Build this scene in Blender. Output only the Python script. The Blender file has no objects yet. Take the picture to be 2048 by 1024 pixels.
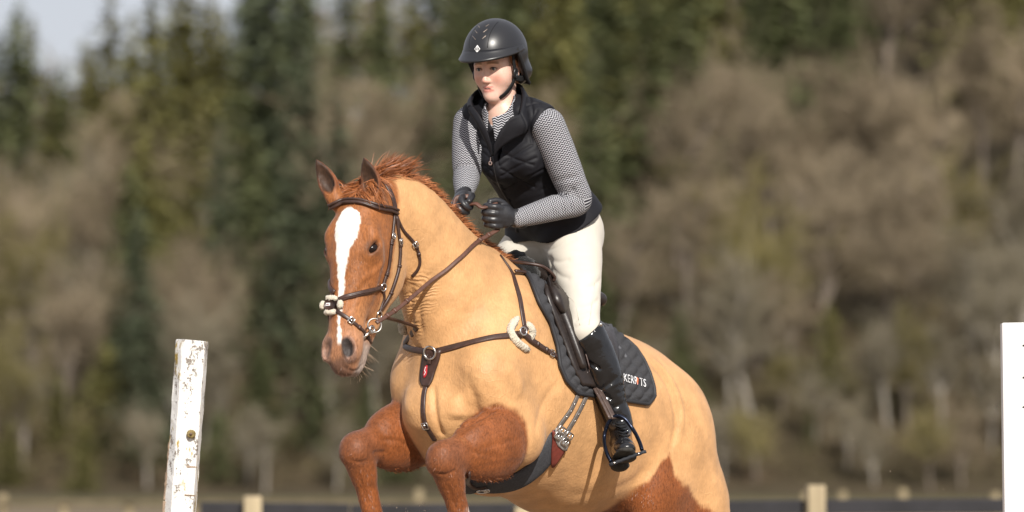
import bpy, bmesh, math, random
import numpy as np
from mathutils import Vector, Matrix, Quaternion
from mathutils.bvhtree import BVHTree

random.seed(7); rng = np.random.default_rng(7)
sc = bpy.context.scene
COL = sc.collection
R = math.radians

# ------------------------------------------------------------------ camera, sky, sun, exposure
CAM_D, CAM_Z, HORIZON, FPX = 15.0, 1.0, 945.0, 8000.0
cam_data = bpy.data.cameras.new('camera'); cam = bpy.data.objects.new('camera', cam_data); COL.objects.link(cam)
cam.location = (0, -CAM_D, CAM_Z); cam.rotation_euler = (R(90), 0, 0)
cam_data.sensor_width = 36; cam_data.lens = FPX / 2048 * 36
cam_data.shift_y = (HORIZON - 512) / 2048
cam_data.clip_start = 0.5; cam_data.clip_end = 4000
cam_data.dof.use_dof = True; cam_data.dof.focus_distance = CAM_D - 0.35
cam_data.dof.aperture_fstop = 2.2
sc.camera = cam
SUN_AZ, SUN_EL = R(15), R(32)          # the sun stands behind the camera, a little to its right
world = bpy.data.worlds.new('World'); sc.world = world; world.use_nodes = True
nt = world.node_tree; nt.nodes.clear()
w_out = nt.nodes.new('ShaderNodeOutputWorld'); w_bg = nt.nodes.new('ShaderNodeBackground')
w_sky = nt.nodes.new('ShaderNodeTexSky'); w_sky.sky_type = 'NISHITA'; w_sky.sun_disc = False
w_sky.sun_elevation = SUN_EL; w_sky.sun_rotation = math.pi - SUN_AZ
w_sky.dust_density = 2.0; w_sky.air_density = 1.0
w_bg.inputs['Strength'].default_value = 0.075
# thin bright cloud over the whole sky
w_co = nt.nodes.new('ShaderNodeTexCoord'); w_no = nt.nodes.new('ShaderNodeTexNoise')
w_no.inputs['Scale'].default_value = 3.0; w_no.inputs['Detail'].default_value = 5
w_rp = nt.nodes.new('ShaderNodeMapRange'); w_rp.inputs[1].default_value = 0.35; w_rp.inputs[2].default_value = 0.7
w_rp.inputs[3].default_value = 0.70; w_rp.inputs[4].default_value = 1.0
w_mx = nt.nodes.new('ShaderNodeMix'); w_mx.data_type = 'RGBA'
w_mx.inputs[7].default_value = (8.3, 8.4, 9.1, 1)
nt.links.new(w_co.outputs['Generated'], w_no.inputs['Vector']); nt.links.new(w_no.outputs['Fac'], w_rp.inputs[0])
nt.links.new(w_rp.outputs[0], w_mx.inputs[0]); nt.links.new(w_sky.outputs[0], w_mx.inputs[6])
nt.links.new(w_mx.outputs[2], w_bg.inputs['Color']); nt.links.new(w_bg.outputs[0], w_out.inputs['Surface'])
sun_data = bpy.data.lights.new('sun', 'SUN'); sun = bpy.data.objects.new('sun', sun_data); COL.objects.link(sun)
sun_data.energy = 5.0; sun_data.angle = R(0.5); sun_data.color = (1.0, 0.95, 0.87)
sun_dir = Vector((math.sin(SUN_AZ) * math.cos(SUN_EL), -math.cos(SUN_AZ) * math.cos(SUN_EL), math.sin(SUN_EL)))
sun.rotation_euler = sun_dir.to_track_quat('Z', 'Y').to_euler(); sun.location = (3, -6, 8)
sc.view_settings.view_transform = 'Standard'; sc.view_settings.look = 'None'
sc.view_settings.exposure = 0.22; sc.view_settings.gamma = 1.0; sc.view_settings.use_curve_mapping = False
sc.render.engine = 'CYCLES'
sc.cycles.use_denoising = True
sc.cycles.max_bounces = 6; sc.cycles.transparent_max_bounces = 8

# ------------------------------------------------------------------ places in the world
# W is the horse's withers; F, L, U run forward along its back, out of its left side, up from its back
def pt(px, py, y):
    k = (CAM_D + y) / FPX
    return np.array([(px - 1024) * k, y, CAM_Z + (HORIZON - py) * k])
TH, PH = R(50), R(17)
F = np.array([-math.cos(TH) * math.cos(PH), -math.sin(TH) * math.cos(PH), math.sin(PH)])
L = np.array([math.sin(TH), -math.cos(TH), 0.0]); U = np.cross(F, L)
W = pt(1005, 515, 0)
def hb(f, l, u): return W + f * F + l * L + u * U
def hs(px, py, l):                     # the point of the plane l metres left of the horse's middle
    o = np.array([0, -CAM_D, CAM_Z]); r = np.array([(px - 1024) / FPX, 1.0, (HORIZON - py) / FPX])
    return o + r * ((np.dot(W - o, L) + l) / np.dot(r, L))
def flu(p):
    q = p - W; return q @ F, q @ L, q @ U
def unit(v): v = np.asarray(v, float); return v / (np.linalg.norm(v, axis=-1, keepdims=True) + 1e-12)

# ------------------------------------------------------------------ objects
def tag(o, label=None, cat=None, group=None, kind=None):
    for k, v in (('label', label), ('category', cat), ('group', group), ('kind', kind)):
        if v: o[k] = v
    return o
def empty(name, loc, label, cat, group=None):
    o = bpy.data.objects.new(name, None); o.location = loc; COL.objects.link(o); o.empty_display_size = .1
    return tag(o, label, cat, group)
def link(name, me, mat=None, parent=None, smooth=True):
    if mat is not None and len(me.materials) == 0: me.materials.append(mat)
    if smooth and len(me.polygons): me.polygons.foreach_set('use_smooth', [True] * len(me.polygons))
    o = bpy.data.objects.new(name, me); COL.objects.link(o)
    if parent is not None:
        o.parent = parent
        o.matrix_parent_inverse = Matrix.Translation(-Vector(parent.location))
    return o
def mesh_np(name, v, f):
    me = bpy.data.meshes.new(name); v = np.asarray(v, np.float32); f = np.asarray(f, np.int32)
    k = f.shape[1]
    me.vertices.add(len(v)); me.vertices.foreach_set('co', v.ravel())
    me.loops.add(f.size); me.loops.foreach_set('vertex_index', f.ravel())
    me.polygons.add(len(f)); me.polygons.foreach_set('loop_start', np.arange(0, f.size, k, dtype=np.int32))
    me.update(calc_edges=True); me.validate()
    return me
def mesh_py(name, v, f):
    me = bpy.data.meshes.new(name); me.from_pydata([tuple(map(float, p)) for p in v], [], [tuple(map(int, q)) for q in f]); me.update(); return me
def attr_col(me, name, c):
    a = me.attributes.new(name, 'FLOAT_COLOR', 'POINT'); d = np.ones((len(me.vertices), 4), np.float32)
    d[:, :c.shape[1]] = c; a.data.foreach_set('color', d.ravel())
def attr_vec(me, name, c):
    a = me.attributes.new(name, 'FLOAT_VECTOR', 'POINT'); a.data.foreach_set('vector', np.asarray(c, np.float32).ravel())

# ------------------------------------------------------------------ solid modelling with distance fields
def catmull(a, m):
    a = np.asarray(a, float)
    if len(a) < 3 or m <= 1: return a
    e = np.vstack([2 * a[0] - a[1], a, 2 * a[-1] - a[-2]]); out = []
    for i in range(1, len(e) - 2):
        p0, p1, p2, p3 = e[i - 1], e[i], e[i + 1], e[i + 2]
        for j in range(m):
            t = j / m
            out.append(.5 * (2 * p1 + (p2 - p0) * t + (2 * p0 - 5 * p1 + 4 * p2 - p3) * t * t + (3 * p1 - p0 - 3 * p2 + p3) * t ** 3))
    out.append(a[-1]); return np.array(out)
class Prim:
    pass
def chain(pts, ra, rb=None, w=None, m=4):
    """tapering limb through pts; ra = radius along w, rb = radius across it"""
    pts = np.asarray(pts, float); n = len(pts)
    ra = np.broadcast_to(np.asarray(ra, float), (n,)); rb = ra if rb is None else np.broadcast_to(np.asarray(rb, float), (n,))
    w = np.array([0, 0, 1.]) if w is None else np.asarray(w, float)
    w = np.broadcast_to(w, (n, 3))
    s = catmull(np.hstack([pts, ra[:, None], rb[:, None], w]), m if n > 2 else 1)
    p = Prim(); p.segs = []
    for i in range(len(s) - 1):
        a, b = s[i], s[i + 1]; r = max(a[3], a[4], b[3], b[4])
        p.segs.append((a[:3], b[:3], a[3], b[3], a[4], b[4], unit((a[5:] + b[5:]) / 2), np.minimum(a[:3], b[:3]) - r, np.maximum(a[:3], b[:3]) + r))
    p.lo = np.min([q[7] for q in p.segs], 0); p.hi = np.max([q[8] for q in p.segs], 0)
    def ev(x, pad):
        d = np.full(len(x), 9.0, np.float32)
        for a, b, ra0, ra1, rb0, rb1, wd, lo, hi in p.segs:
            i = np.nonzero(np.all((x > lo - pad) & (x < hi + pad), 1))[0]
            if not len(i): continue
            q = x[i] - a; ab = b - a; l2 = float(ab @ ab) + 1e-12
            t = np.clip(q @ ab / l2, 0, 1); q = q - t[:, None] * ab
            A = ra0 + (ra1 - ra0) * t; B = rb0 + (rb1 - rb0) * t
            lat = q @ wd; oth = np.sqrt(np.maximum((q * q).sum(1) - lat * lat, 0))
            k0 = np.sqrt((lat / A) ** 2 + (oth / B) ** 2); k1 = np.sqrt((lat / A ** 2) ** 2 + (oth / B ** 2) ** 2) + 1e-9
            d[i] = np.minimum(d[i], np.where(k0 < .05, -np.minimum(A, B), k0 * (k0 - 1) / k1))
        return d
    p.ev = ev; return p
def ell(c, r, ax=None):
    c = np.asarray(c, float); r = np.asarray(r, float); ax = np.eye(3) if ax is None else np.array([unit(a) for a in ax])
    p = Prim(); e = np.sqrt(((ax * r[:, None]) ** 2).sum(0)); p.lo, p.hi = c - e, c + e
    def ev(x, pad):
        d = np.full(len(x), 9.0, np.float32)
        i = np.nonzero(np.all((x > p.lo - pad) & (x < p.hi + pad), 1))[0]
        if len(i):
            q = (x[i] - c) @ ax.T; k0 = np.sqrt(((q / r) ** 2).sum(1)); k1 = np.sqrt(((q / r ** 2) ** 2).sum(1)) + 1e-9
            d[i] = np.where(k0 < .05, -r.min(), k0 * (k0 - 1) / k1)
        return d
    p.ev = ev; return p
def half(c, n, lo, hi):                # the half space behind a plane, inside a box (for cutting)
    p = Prim(); n = unit(n); c = np.asarray(c, float); p.lo, p.hi = np.asarray(lo, float), np.asarray(hi, float)
    p.ev = lambda x, pad: ((x - c) @ n).astype(np.float32)
    return p
def field(ops, x, pad0):
    d = np.full(len(x), 9.0, np.float32)
    for kind, k, p in ops:
        pad = pad0 + k
        i = np.nonzero(np.all((x > p.lo - pad) & (x < p.hi + pad), 1))[0]
        if not len(i): continue
        e = p.ev(x[i], pad); a = d[i]
        if kind == 's': e = -e; h = np.maximum(k - np.abs(a - e), 0) / max(k, 1e-6); d[i] = np.maximum(a, e) + h * h * k / 4
        elif kind == 'x': d[i] = np.maximum(a, e)
        else: h = np.maximum(k - np.abs(a - e), 0) / max(k, 1e-6); d[i] = np.minimum(a, e) - h * h * k / 4
    return d
def surface(ops, h):
    us = [p for kd, k, p in ops if kd == 'u']
    lo = np.min([p.lo for p in us], 0) - 3 * h; hi = np.max([p.hi for p in us], 0) + 3 * h
    nb = np.ceil((hi - lo) / h / 8).astype(int) + 1; n = nb * 8
    g = np.stack(np.meshgrid(*[np.arange(k) for k in nb], indexing='ij'), -1).reshape(-1, 3)
    bd = 8 * h * .87
    d0 = field(ops, lo + (g * 8 + 3.5) * h, bd * 1.6)
    V = np.repeat(np.repeat(np.repeat(np.where(d0 < 0, -1, 1).astype(np.float32).reshape(nb), 8, 0), 8, 1), 8, 2)
    act = g[np.abs(d0) < bd * 1.5]
    o8 = np.stack(np.meshgrid(*[np.arange(8)] * 3, indexing='ij'), -1).reshape(-1, 3)
    for c0 in range(0, len(act), 1500):
        ii = (act[c0:c0 + 1500, None, :] * 8 + o8[None]).reshape(-1, 3)
        V[ii[:, 0], ii[:, 1], ii[:, 2]] = field(ops, lo + ii * h, 3 * h)
    S = V < 0; st = np.array([n[1] * n[2], n[2], 1]); acc_i, acc_p, quads = [], [], []
    for ax in range(3):
        sl = [slice(None)] * 3; sh = [slice(None)] * 3; sl[ax] = slice(0, -1); sh[ax] = slice(1, None)
        e = np.argwhere(S[tuple(sl)] != S[tuple(sh)])
        b, c = (ax + 1) % 3, (ax + 2) % 3
        e = e[(e[:, b] > 0) & (e[:, c] > 0)]
        e2 = e.copy(); e2[:, ax] += 1
        va = V[e[:, 0], e[:, 1], e[:, 2]]; vb = V[e2[:, 0], e2[:, 1], e2[:, 2]]
        P = e.astype(np.float32); P[:, ax] += va / (va - vb)
        q = []
        for db, dc in ((0, 0), (-1, 0), (-1, -1), (0, -1)):
            f = e.copy(); f[:, b] += db; f[:, c] += dc; f = f @ st; q.append(f); acc_i.append(f); acc_p.append(P)
        q = np.stack(q, 1); fl = va > 0; q[fl] = q[fl][:, ::-1]; quads.append(q)
    I = np.concatenate(acc_i); Pp = np.concatenate(acc_p); ids, inv = np.unique(I, return_inverse=True)
    cnt = np.bincount(inv).astype(np.float32)
    v = np.stack([np.bincount(inv, Pp[:, k]) / cnt for k in range(3)], 1)
    Q = np.searchsorted(ids, np.concatenate(quads))
    return lo + v * h, Q
def neighbours(v, Q):
    e = np.concatenate([Q[:, [0, 1]], Q[:, [1, 2]], Q[:, [2, 3]], Q[:, [3, 0]]]); return np.concatenate([e, e[:, ::-1]])
def relax(v, Q, it=3, lam=.5):
    e = neighbours(v, Q); deg = np.bincount(e[:, 0], minlength=len(v)).astype(float)
    for _ in range(it):
        a = np.stack([np.bincount(e[:, 0], v[e[:, 1], k], minlength=len(v)) for k in range(3)], 1) / deg[:, None]
        v = v + lam * (a - v)
    return v
def normals(v, Q):
    n = np.cross(v[Q[:, 2]] - v[Q[:, 0]], v[Q[:, 3]] - v[Q[:, 1]]); o = np.zeros_like(v)
    for k in range(4):
        for a in range(3): o[:, a] += np.bincount(Q[:, k], n[:, a], minlength=len(v))
    return unit(o)
class Skin:                            # a surface that straps and cloth can be laid on
    def __init__(s, v, Q): s.v, s.Q = v, Q; s.bvh = BVHTree.FromPolygons([Vector(p) for p in v], [tuple(q) for q in Q.tolist()])
    def near(s, p):
        co, no, i, d = s.bvh.find_nearest(Vector(p)); return np.array(co), np.array(no)
    def hit(s, px, py, miss=None):
        o = Vector((0, -CAM_D, CAM_Z)); r = Vector(((px - 1024) / FPX, 1.0, (HORIZON - py) / FPX)).normalized()
        co, no, i, d = s.bvh.ray_cast(o, r)
        if co is None: return None
        return np.array(co), np.array(no)
# ------------------------------------------------------------------ materials
MATS = {}
def M(name, col=(.5, .5, .5), rough=.5, spec=.4, metal=0., var=None, bump=None, attr=None, coat=0., sheen=0., sub=0., coord='Object', stretch=None):
    if name in MATS: return MATS[name]
    m = bpy.data.materials.new(name); m.use_nodes = True; t = m.node_tree; b = t.nodes['Principled BSDF']; MATS[name] = m
    b.inputs['Roughness'].default_value = rough; b.inputs['Specular IOR Level'].default_value = spec; b.inputs['Metallic'].default_value = metal
    b.inputs['Coat Weight'].default_value = coat; b.inputs['Coat Roughness'].default_value = .15
    if sheen: b.inputs['Sheen Weight'].default_value = sheen
    if sub: b.inputs['Subsurface Weight'].default_value = sub; b.inputs['Subsurface Radius'].default_value = (1, .35, .2); b.inputs['Subsurface Scale'].default_value = .01
    tc = t.nodes.new('ShaderNodeTexCoord'); vec = tc.outputs[coord]
    if stretch:
        mp = t.nodes.new('ShaderNodeMapping'); mp.inputs['Scale'].default_value = stretch; t.links.new(vec, mp.inputs[0]); vec = mp.outputs[0]
    src = None
    if attr:
        a = t.nodes.new('ShaderNodeAttribute'); a.attribute_name = attr; src = a.outputs['Color']
    else:
        c = t.nodes.new('ShaderNodeRGB'); c.outputs[0].default_value = (*col, 1); src = c.outputs[0]
    if var:
        n = t.nodes.new('ShaderNodeTexNoise'); n.inputs['Scale'].default_value = var[0]; n.inputs['Detail'].default_value = 6; t.links.new(vec, n.inputs['Vector'])
        r = t.nodes.new('ShaderNodeMapRange'); r.inputs[1].default_value = .3; r.inputs[2].default_value = .7; r.inputs[3].default_value = 1 - var[1]; r.inputs[4].default_value = 1 + var[1]
        t.links.new(n.outputs['Fac'], r.inputs[0])
        x = t.nodes.new('ShaderNodeMix'); x.data_type = 'RGBA'; x.blend_type = 'MULTIPLY'; x.inputs[0].default_value = 1
        t.links.new(src, x.inputs[6]); t.links.new(r.outputs[0], x.inputs[7]); src = x.outputs[2]
    t.links.new(src, b.inputs['Base Color'])
    if bump:
        n = t.nodes.new('ShaderNodeTexNoise'); n.inputs['Scale'].default_value = bump[0]; n.inputs['Detail'].default_value = 5; t.links.new(vec, n.inputs['Vector'])
        u = t.nodes.new('ShaderNodeBump'); u.inputs['Strength'].default_value = bump[1]; u.inputs['Distance'].default_value = bump[2]
        t.links.new(n.outputs['Fac'], u.inputs['Height']); t.links.new(u.outputs[0], b.inputs['Normal'])
    return m
class NT:                                # a short way to write node trees
    def __init__(s, m): s.t = m.node_tree
    def n(s, kind, **kw):
        nd = s.t.nodes.new('ShaderNode' + kind)
        for k, v in kw.items():
            if k.startswith('i') and k[1:].isdigit(): k = int(k[1:])
            elif hasattr(nd, k) and not k in nd.inputs: setattr(nd, k, v); continue
            if isinstance(v, bpy.types.NodeSocket): s.t.links.new(v, nd.inputs[k])
            else: nd.inputs[k].default_value = v
        return nd
    def math(s, op, a, b=0., c=0.): return s.n('Math', operation=op, i0=a, i1=b, i2=c).outputs[0]
    def bsdf(s): return s.t.nodes['Principled BSDF']
    def to(s, sock, name): s.t.links.new(sock, s.bsdf().inputs[name])
    def mix(s, f, a, b, blend='MIX'):
        nd = s.n('Mix', data_type='RGBA', blend_type=blend)
        for i, v in ((0, f), (6, a), (7, b)):
            if isinstance(v, bpy.types.NodeSocket): s.t.links.new(v, nd.inputs[i])
            else: nd.inputs[i].default_value = v if i == 0 else (*v, 1)[:4]
        return nd.outputs[2]
def newmat(name, rough=.5, spec=.4):
    m = bpy.data.materials.new(name); m.use_nodes = True; MATS[name] = m
    b = m.node_tree.nodes['Principled BSDF']; b.inputs['Roughness'].default_value = rough; b.inputs['Specular IOR Level'].default_value = spec
    return m, NT(m)
# horse coat: short hair sheen, fine hair streaks, veins and throat wrinkles in relief
m_coat, N = newmat('coat', .55, .30)
N.bsdf().inputs['Sheen Weight'].default_value = .08
at = N.n('Attribute', attribute_name='coat'); zo = N.n('Attribute', attribute_name='zones'); bo = N.n('Attribute', attribute_name='body')
zs = N.n('SeparateXYZ', Vector=zo.outputs['Vector'])
tc = N.n('TexCoord').outputs['Object']
fine = N.n('TexNoise', Vector=N.n('Mapping', Vector=tc, Scale=(1, 1, .35)).outputs[0], Scale=170., Detail=6.)
soft = N.n('TexNoise', Vector=tc, Scale=14., Detail=5.)
hair = N.n('MapRange', i0=fine.outputs['Fac'], i1=.3, i2=.7, i3=.80, i4=1.18).outputs[0]
hair = N.math('ADD', N.math('MULTIPLY', N.math('SUBTRACT', hair, 1.), N.math('SUBTRACT', 1.45, zs.outputs[1])), 1.)
patch = N.n('MapRange', i0=soft.outputs['Fac'], i1=.3, i2=.7, i3=.86, i4=1.12).outputs[0]
N.to(N.mix(1., N.mix(1., at.outputs['Color'], hair, 'MULTIPLY'), patch, 'MULTIPLY'), 'Base Color')
warp = N.n('VectorMath', operation='ADD', i0=tc, i1=N.n('VectorMath', operation='SCALE', i0=N.n('TexNoise', Vector=tc, Scale=9.).outputs['Color'], Scale=.10).outputs[0]).outputs[0]
vein = N.n('TexVoronoi', feature='DISTANCE_TO_EDGE', Vector=warp, Scale=13.).outputs['Distance']
vein = N.n('MapRange', i0=vein, i1=.0, i2=.03, i3=1., i4=0.).outputs[0]
vmask = N.n('MapRange', i0=N.n('TexNoise', Vector=tc, Scale=4.5).outputs['Fac'], i1=.5, i2=.62, i3=0., i4=1.).outputs[0]
vein = N.math('MULTIPLY', N.math('MULTIPLY', vein, vmask), zs.outputs[1])
wr = N.n('TexWave', wave_type='BANDS', bands_direction='Z', Vector=N.n('Mapping', Vector=warp, Rotation=(.2, 0, -.9)).outputs[0], Scale=24., Distortion=4., Detail=2.).outputs['Fac']
wr = N.math('MULTIPLY', wr, zs.outputs[0])
lump = N.n('TexNoise', Vector=tc, Scale=26., Detail=3.).outputs['Fac']
hgt = N.math('ADD', N.math('MULTIPLY', vein, .09), N.math('ADD', N.math('MULTIPLY', wr, .42), N.math('ADD', N.math('MULTIPLY', lump, .45), N.math('MULTIPLY', fine.outputs['Fac'], .30))))
bp = N.n('Bump', Strength=.75, Distance=.008, Height=hgt); N.to(bp.outputs[0], 'Normal')
# ------------------------------------------------------------------ straps, rings, patches
def tube(pts, r, n=8, closed=False, flat=None):
    pts = np.asarray(pts, float); m = len(pts); r = np.broadcast_to(np.asarray(r, float), (m,))
    T = np.roll(pts, -1, 0) - np.roll(pts, 1, 0) if closed else np.gradient(pts, axis=0)
    T = unit(T); ref = unit(np.cross(T[0], [.31, .52, .8])); v = []; f = []
    for i in range(m):
        ref = unit(ref - T[i] * (ref @ T[i])); b = np.cross(T[i], ref)
        for j in range(n):
            a = 2 * math.pi * j / n; v.append(pts[i] + r[i] * (math.cos(a) * ref + math.sin(a) * b))
    for i in range(m if closed else m - 1):
        for j in range(n):
            a, b = i * n + j, i * n + (j + 1) % n; c, d = ((i + 1) % m) * n + (j + 1) % n, ((i + 1) % m) * n + j; f.append((a, b, c, d))
    if not closed: f += [tuple(range(n))[::-1], tuple(range((m - 1) * n, m * n))]
    return v, f
def add(A, B):
    k = len(A[0]); return A[0] + list(B[0]), A[1] + [tuple(i + k for i in q) for q in B[1]]
def ring_pts(c, n, R_, n_=24, sx=1., sy=1., up=None):
    n = unit(n); e = unit(np.cross(n, [0, 0, 1.]) if up is None else np.cross(up, n)); g = np.cross(n, e); t = np.linspace(0, 2 * math.pi, n_, endpoint=False)
    return c + R_ * (sx * np.cos(t)[:, None] * e + sy * np.sin(t)[:, None] * g)
def ribbon(P, N, w, th, lift=.0, round_=True):
    """a strap along P with surface normals N: rounded cross-section, stitched-down edges"""
    P = np.asarray(P, float); N = unit(np.asarray(N, float)); m = len(P); w = np.broadcast_to(np.asarray(w, float), (m,))
    T = unit(np.gradient(P, axis=0)); B = unit(np.cross(T, N)); N = np.cross(B, T)
    prof = [(-.5, -.25), (-.5, .45), (-.40, .92), (-.2, 1.0), (.2, 1.0), (.40, .92), (.5, .45), (.5, -.25)]; v = []; f = []; k = len(prof)
    for i in range(m):
        for x, z in prof: v.append(P[i] + B[i] * x * w[i] + N[i] * (z * th + lift))
    for i in range(m - 1):
        for j in range(k):
            a, b = i * k + j, i * k + (j + 1) % k; f.append((a, a + k, b + k, b))
    f += [tuple(range(k)), tuple(range((m - 1) * k, m * k))[::-1]]
    return v, f
def smooth_rows(a, it=2):
    a = np.array(a, float)
    for _ in range(it): a[1:-1] = (a[:-2] + 2 * a[1:-1] + a[2:]) / 4
    return a
def lay(skin, px, m=6, l0=0.):
    """a path given by sight lines, laid on the surface they meet"""
    s = catmull(np.array(px, float), m); P, N_ = [], []
    for x, y in s:
        h = skin.hit(x, y)
        if h is None: h = skin.near(hs(x, y, l0))
        P.append(h[0]); N_.append(h[1])
    return smooth_rows(P, 3), smooth_rows(N_, 5)
def near_path(skin, P, m=6, off=0.):
    s = catmull(np.array(P, float), m); q = [skin.near(p) for p in s]
    return np.array([a + b * off for a, b in q]), smooth_rows([b for a, b in q], 4)
def part(name, vf, mat, parent, smooth=True):
    return link(name, mesh_py(name, *vf), mat, parent, smooth)
def buckle(c, n, along, w=.022, h=.026, r=.0022):
    n = unit(n); a = unit(np.asarray(along) - n * (np.asarray(along) @ n)); b = np.cross(n, a); c = c + n * .004
    q = [c + a * h / 2 * sx + b * w / 2 * sy for sx, sy in ((-1, -1), (-.85, -1.12), (.85, -1.12), (1, -1), (1, 1), (.85, 1.12), (-.85, 1.12), (-1, 1))]
    return add(tube(q, r, 6, True), tube([c - a * h / 2, c + a * h / 2 + n * .002], r * .8, 6))
def keeper(P, N, i, w, th): j = min(i + 1, len(P) - 1); p = [P[i], lerp(P[i], P[j], .5) if j > i else P[i]]; d = unit(P[j] - P[i - 1]); return ribbon([P[i] - d * .005, P[i], P[i] + d * .005], [N[i]] * 3, w * 1.18, th * 1.7)
def grid_faces(nu, nv): return [(i * nv + j, (i + 1) * nv + j, (i + 1) * nv + j + 1, i * nv + j + 1) for i in range(nu - 1) for j in range(nv - 1)]
def slab(top, bot, nu, nv):
    """closed sheet between two grids"""
    v = list(top) + list(bot); k = nu * nv; f = [q[::-1] for q in grid_faces(nu, nv)] + [tuple(a + k for a in q) for q in grid_faces(nu, nv)]
    rim = [(i, 0) for i in range(nu)] + [(nu - 1, j) for j in range(1, nv)] + [(i, nv - 1) for i in range(nu - 2, -1, -1)] + [(0, j) for j in range(nv - 2, 0, -1)]
    ids = [i * nv + j for i, j in rim]
    for a, b in zip(ids, ids[1:] + ids[:1]): f.append((a, b, b + k, a + k))
    return v, f
def patch(skin, left, right, nu, nv, off, th, mirror=False, relief=None):
    a = np.array([np.interp(np.linspace(0, len(left) - 1, nu), range(len(left)), np.array(left, float)[:, k]) for k in (0, 1)]).T
    b = np.array([np.interp(np.linspace(0, len(right) - 1, nu), range(len(right)), np.array(right, float)[:, k]) for k in (0, 1)]).T
    P = np.zeros((nu, nv, 3)); Nn = np.zeros((nu, nv, 3)); uv = np.zeros((nu, nv, 2))
    for i in range(nu):
        for j in range(nv):
            x, y = a[i] + (b[i] - a[i]) * j / (nv - 1); h = skin.hit(x, y)
            if h is None: h = skin.near(hs(x, y, .0))
            p = h[0]
            if mirror:
                f_, l_, u_ = flu(p); h = skin.near(hb(f_, -l_, u_)); p = h[0]
            P[i, j] = p; Nn[i, j] = h[1]; uv[i, j] = (x, y)
    for _ in range(4):
        for G in (P, Nn): G[1:-1, 1:-1] = .5 * G[1:-1, 1:-1] + .125 * (G[:-2, 1:-1] + G[2:, 1:-1] + G[1:-1, :-2] + G[1:-1, 2:])
    Nn = unit(Nn); r = 0 if relief is None else relief(uv, np.linspace(0, 1, nu)[:, None], np.linspace(0, 1, nv)[None])[..., None]
    T_ = (P + Nn * (off + th + r)).reshape(-1, 3); B_ = (P + Nn * off).reshape(-1, 3)
    return slab(T_, B_, nu, nv)
def fleece(pts, r, mat, name, parent, seed=1, n=70):
    """a woolly lobe: knobbly closed tube"""
    rr = np.random.default_rng(seed); P = catmull(np.array(pts, float), 6); v, f = tube(P, np.interp(np.linspace(0, 1, len(P)), [0, .12, .5, .88, 1], [r * .55, r, r * 1.05, r, r * .55]), 14)
    v = np.array(v); c = v.mean(0); v += unit(v - c) * rr.uniform(-.12, .28, len(v))[:, None] * r
    return part(name, (list(v), f), mat, parent)
def grooves(o, lines, depth, width, skin_):
    """press stitched lines into a garment and let the cloth between them swell"""
    me = o.data; v = np.empty(len(me.vertices) * 3, np.float32); me.vertices.foreach_get('co', v); v = v.reshape(-1, 3).astype(float)
    n = np.empty(len(v) * 3, np.float32); me.vertices.foreach_get('normal', n); n = n.reshape(-1, 3)
    best = np.full(len(v), 9.)
    for px in lines:
        P, _ = lay(skin_, px, 8)
        for a, b in zip(P[:-1], P[1:]): best = np.minimum(best, dist_line(v, a, b)[0])
    v += n * (-depth * np.exp(-(best / width) ** 2) + depth * .5 * np.exp(-((best - width * 3.2) / (width * 1.8)) ** 2))[:, None]
    me.vertices.foreach_set('co', v.astype(np.float32).ravel()); me.update(); return v, best
# ------------------------------------------------------------------ ground, hillside, wood, fences, jump posts
def hill(x, y):
    """height of the ground"""
    t = np.clip((y - 172.) / 150., 0, 1.6)
    side = 1.0 + .42 * np.clip((x + 8) / 30., -1, 1.4)
    return np.where(y > 172, 44. * side * t * (1 - .28 * t) + .7 * np.sin(x * .13 + y * .07) * np.clip(t * 6, 0, 1), 0.)
xs = np.concatenate([np.linspace(-900, -120, 14), np.linspace(-110, 110, 81), np.linspace(120, 900, 14)]); ys = np.concatenate([np.linspace(-120, 160, 40), np.linspace(165, 420, 60), np.linspace(450, 1600, 14)])
gx, gy = np.meshgrid(xs, ys, indexing='ij'); gz = hill(gx, np.minimum(gy, 400)); gz = np.where(gy > 400, gz - (gy - 400) * .02, gz)
gm, N = newmat('ground', .95, .1)
tc = N.n('TexCoord').outputs['Object']; sp_x = N.n('SeparateXYZ', Vector=tc)
n1_ = N.n('TexNoise', Vector=tc, Scale=.25, Detail=6.).outputs['Fac']; n2_ = N.n('TexNoise', Vector=tc, Scale=6., Detail=6.).outputs['Fac']
sand = N.mix(n2_, (.17, .125, .085), (.30, .23, .165)); grass = N.mix(n1_, (.075, .070, .032), (.125, .110, .055)); litter = N.mix(N.n('TexNoise', Vector=tc, Scale=.5, Detail=6.).outputs['Fac'], (.038, .032, .018), (.095, .072, .045))
ye = N.math('ADD', sp_x.outputs[1], N.math('MULTIPLY', N.math('SUBTRACT', n1_, .5), 14.))
gcol = N.mix(N.n('MapRange', i0=ye, i1=96., i2=101.).outputs[0], N.mix(N.n('MapRange', i0=ye, i1=34., i2=36.).outputs[0], sand, N.mix(n1_, (.15, .11, .075), (.22, .17, .12))), grass)
gcol = N.mix(N.n('MapRange', i0=ye, i1=140., i2=150.).outputs[0], gcol, litter)
N.to(gcol, 'Base Color'); N.to(N.n('Bump', Strength=.6, Distance=.05, Height=n2_).outputs[0], 'Normal')
ground = link('ground', mesh_np('ground', np.stack([gx, gy, gz], -1).reshape(-1, 3), np.array(grid_f(len(xs), len(ys)))) if 0 else mesh_np('ground', np.stack([gx, gy, gz], -1).reshape(-1, 3), np.array([(i * len(ys) + j, (i + 1) * len(ys) + j, (i + 1) * len(ys) + j + 1, i * len(ys) + j + 1) for i in range(len(xs) - 1) for j in range(len(ys) - 1)])), gm)
tag(ground, kind='structure', label='sand arena and rough field running up into the wooded hillside')
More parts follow.
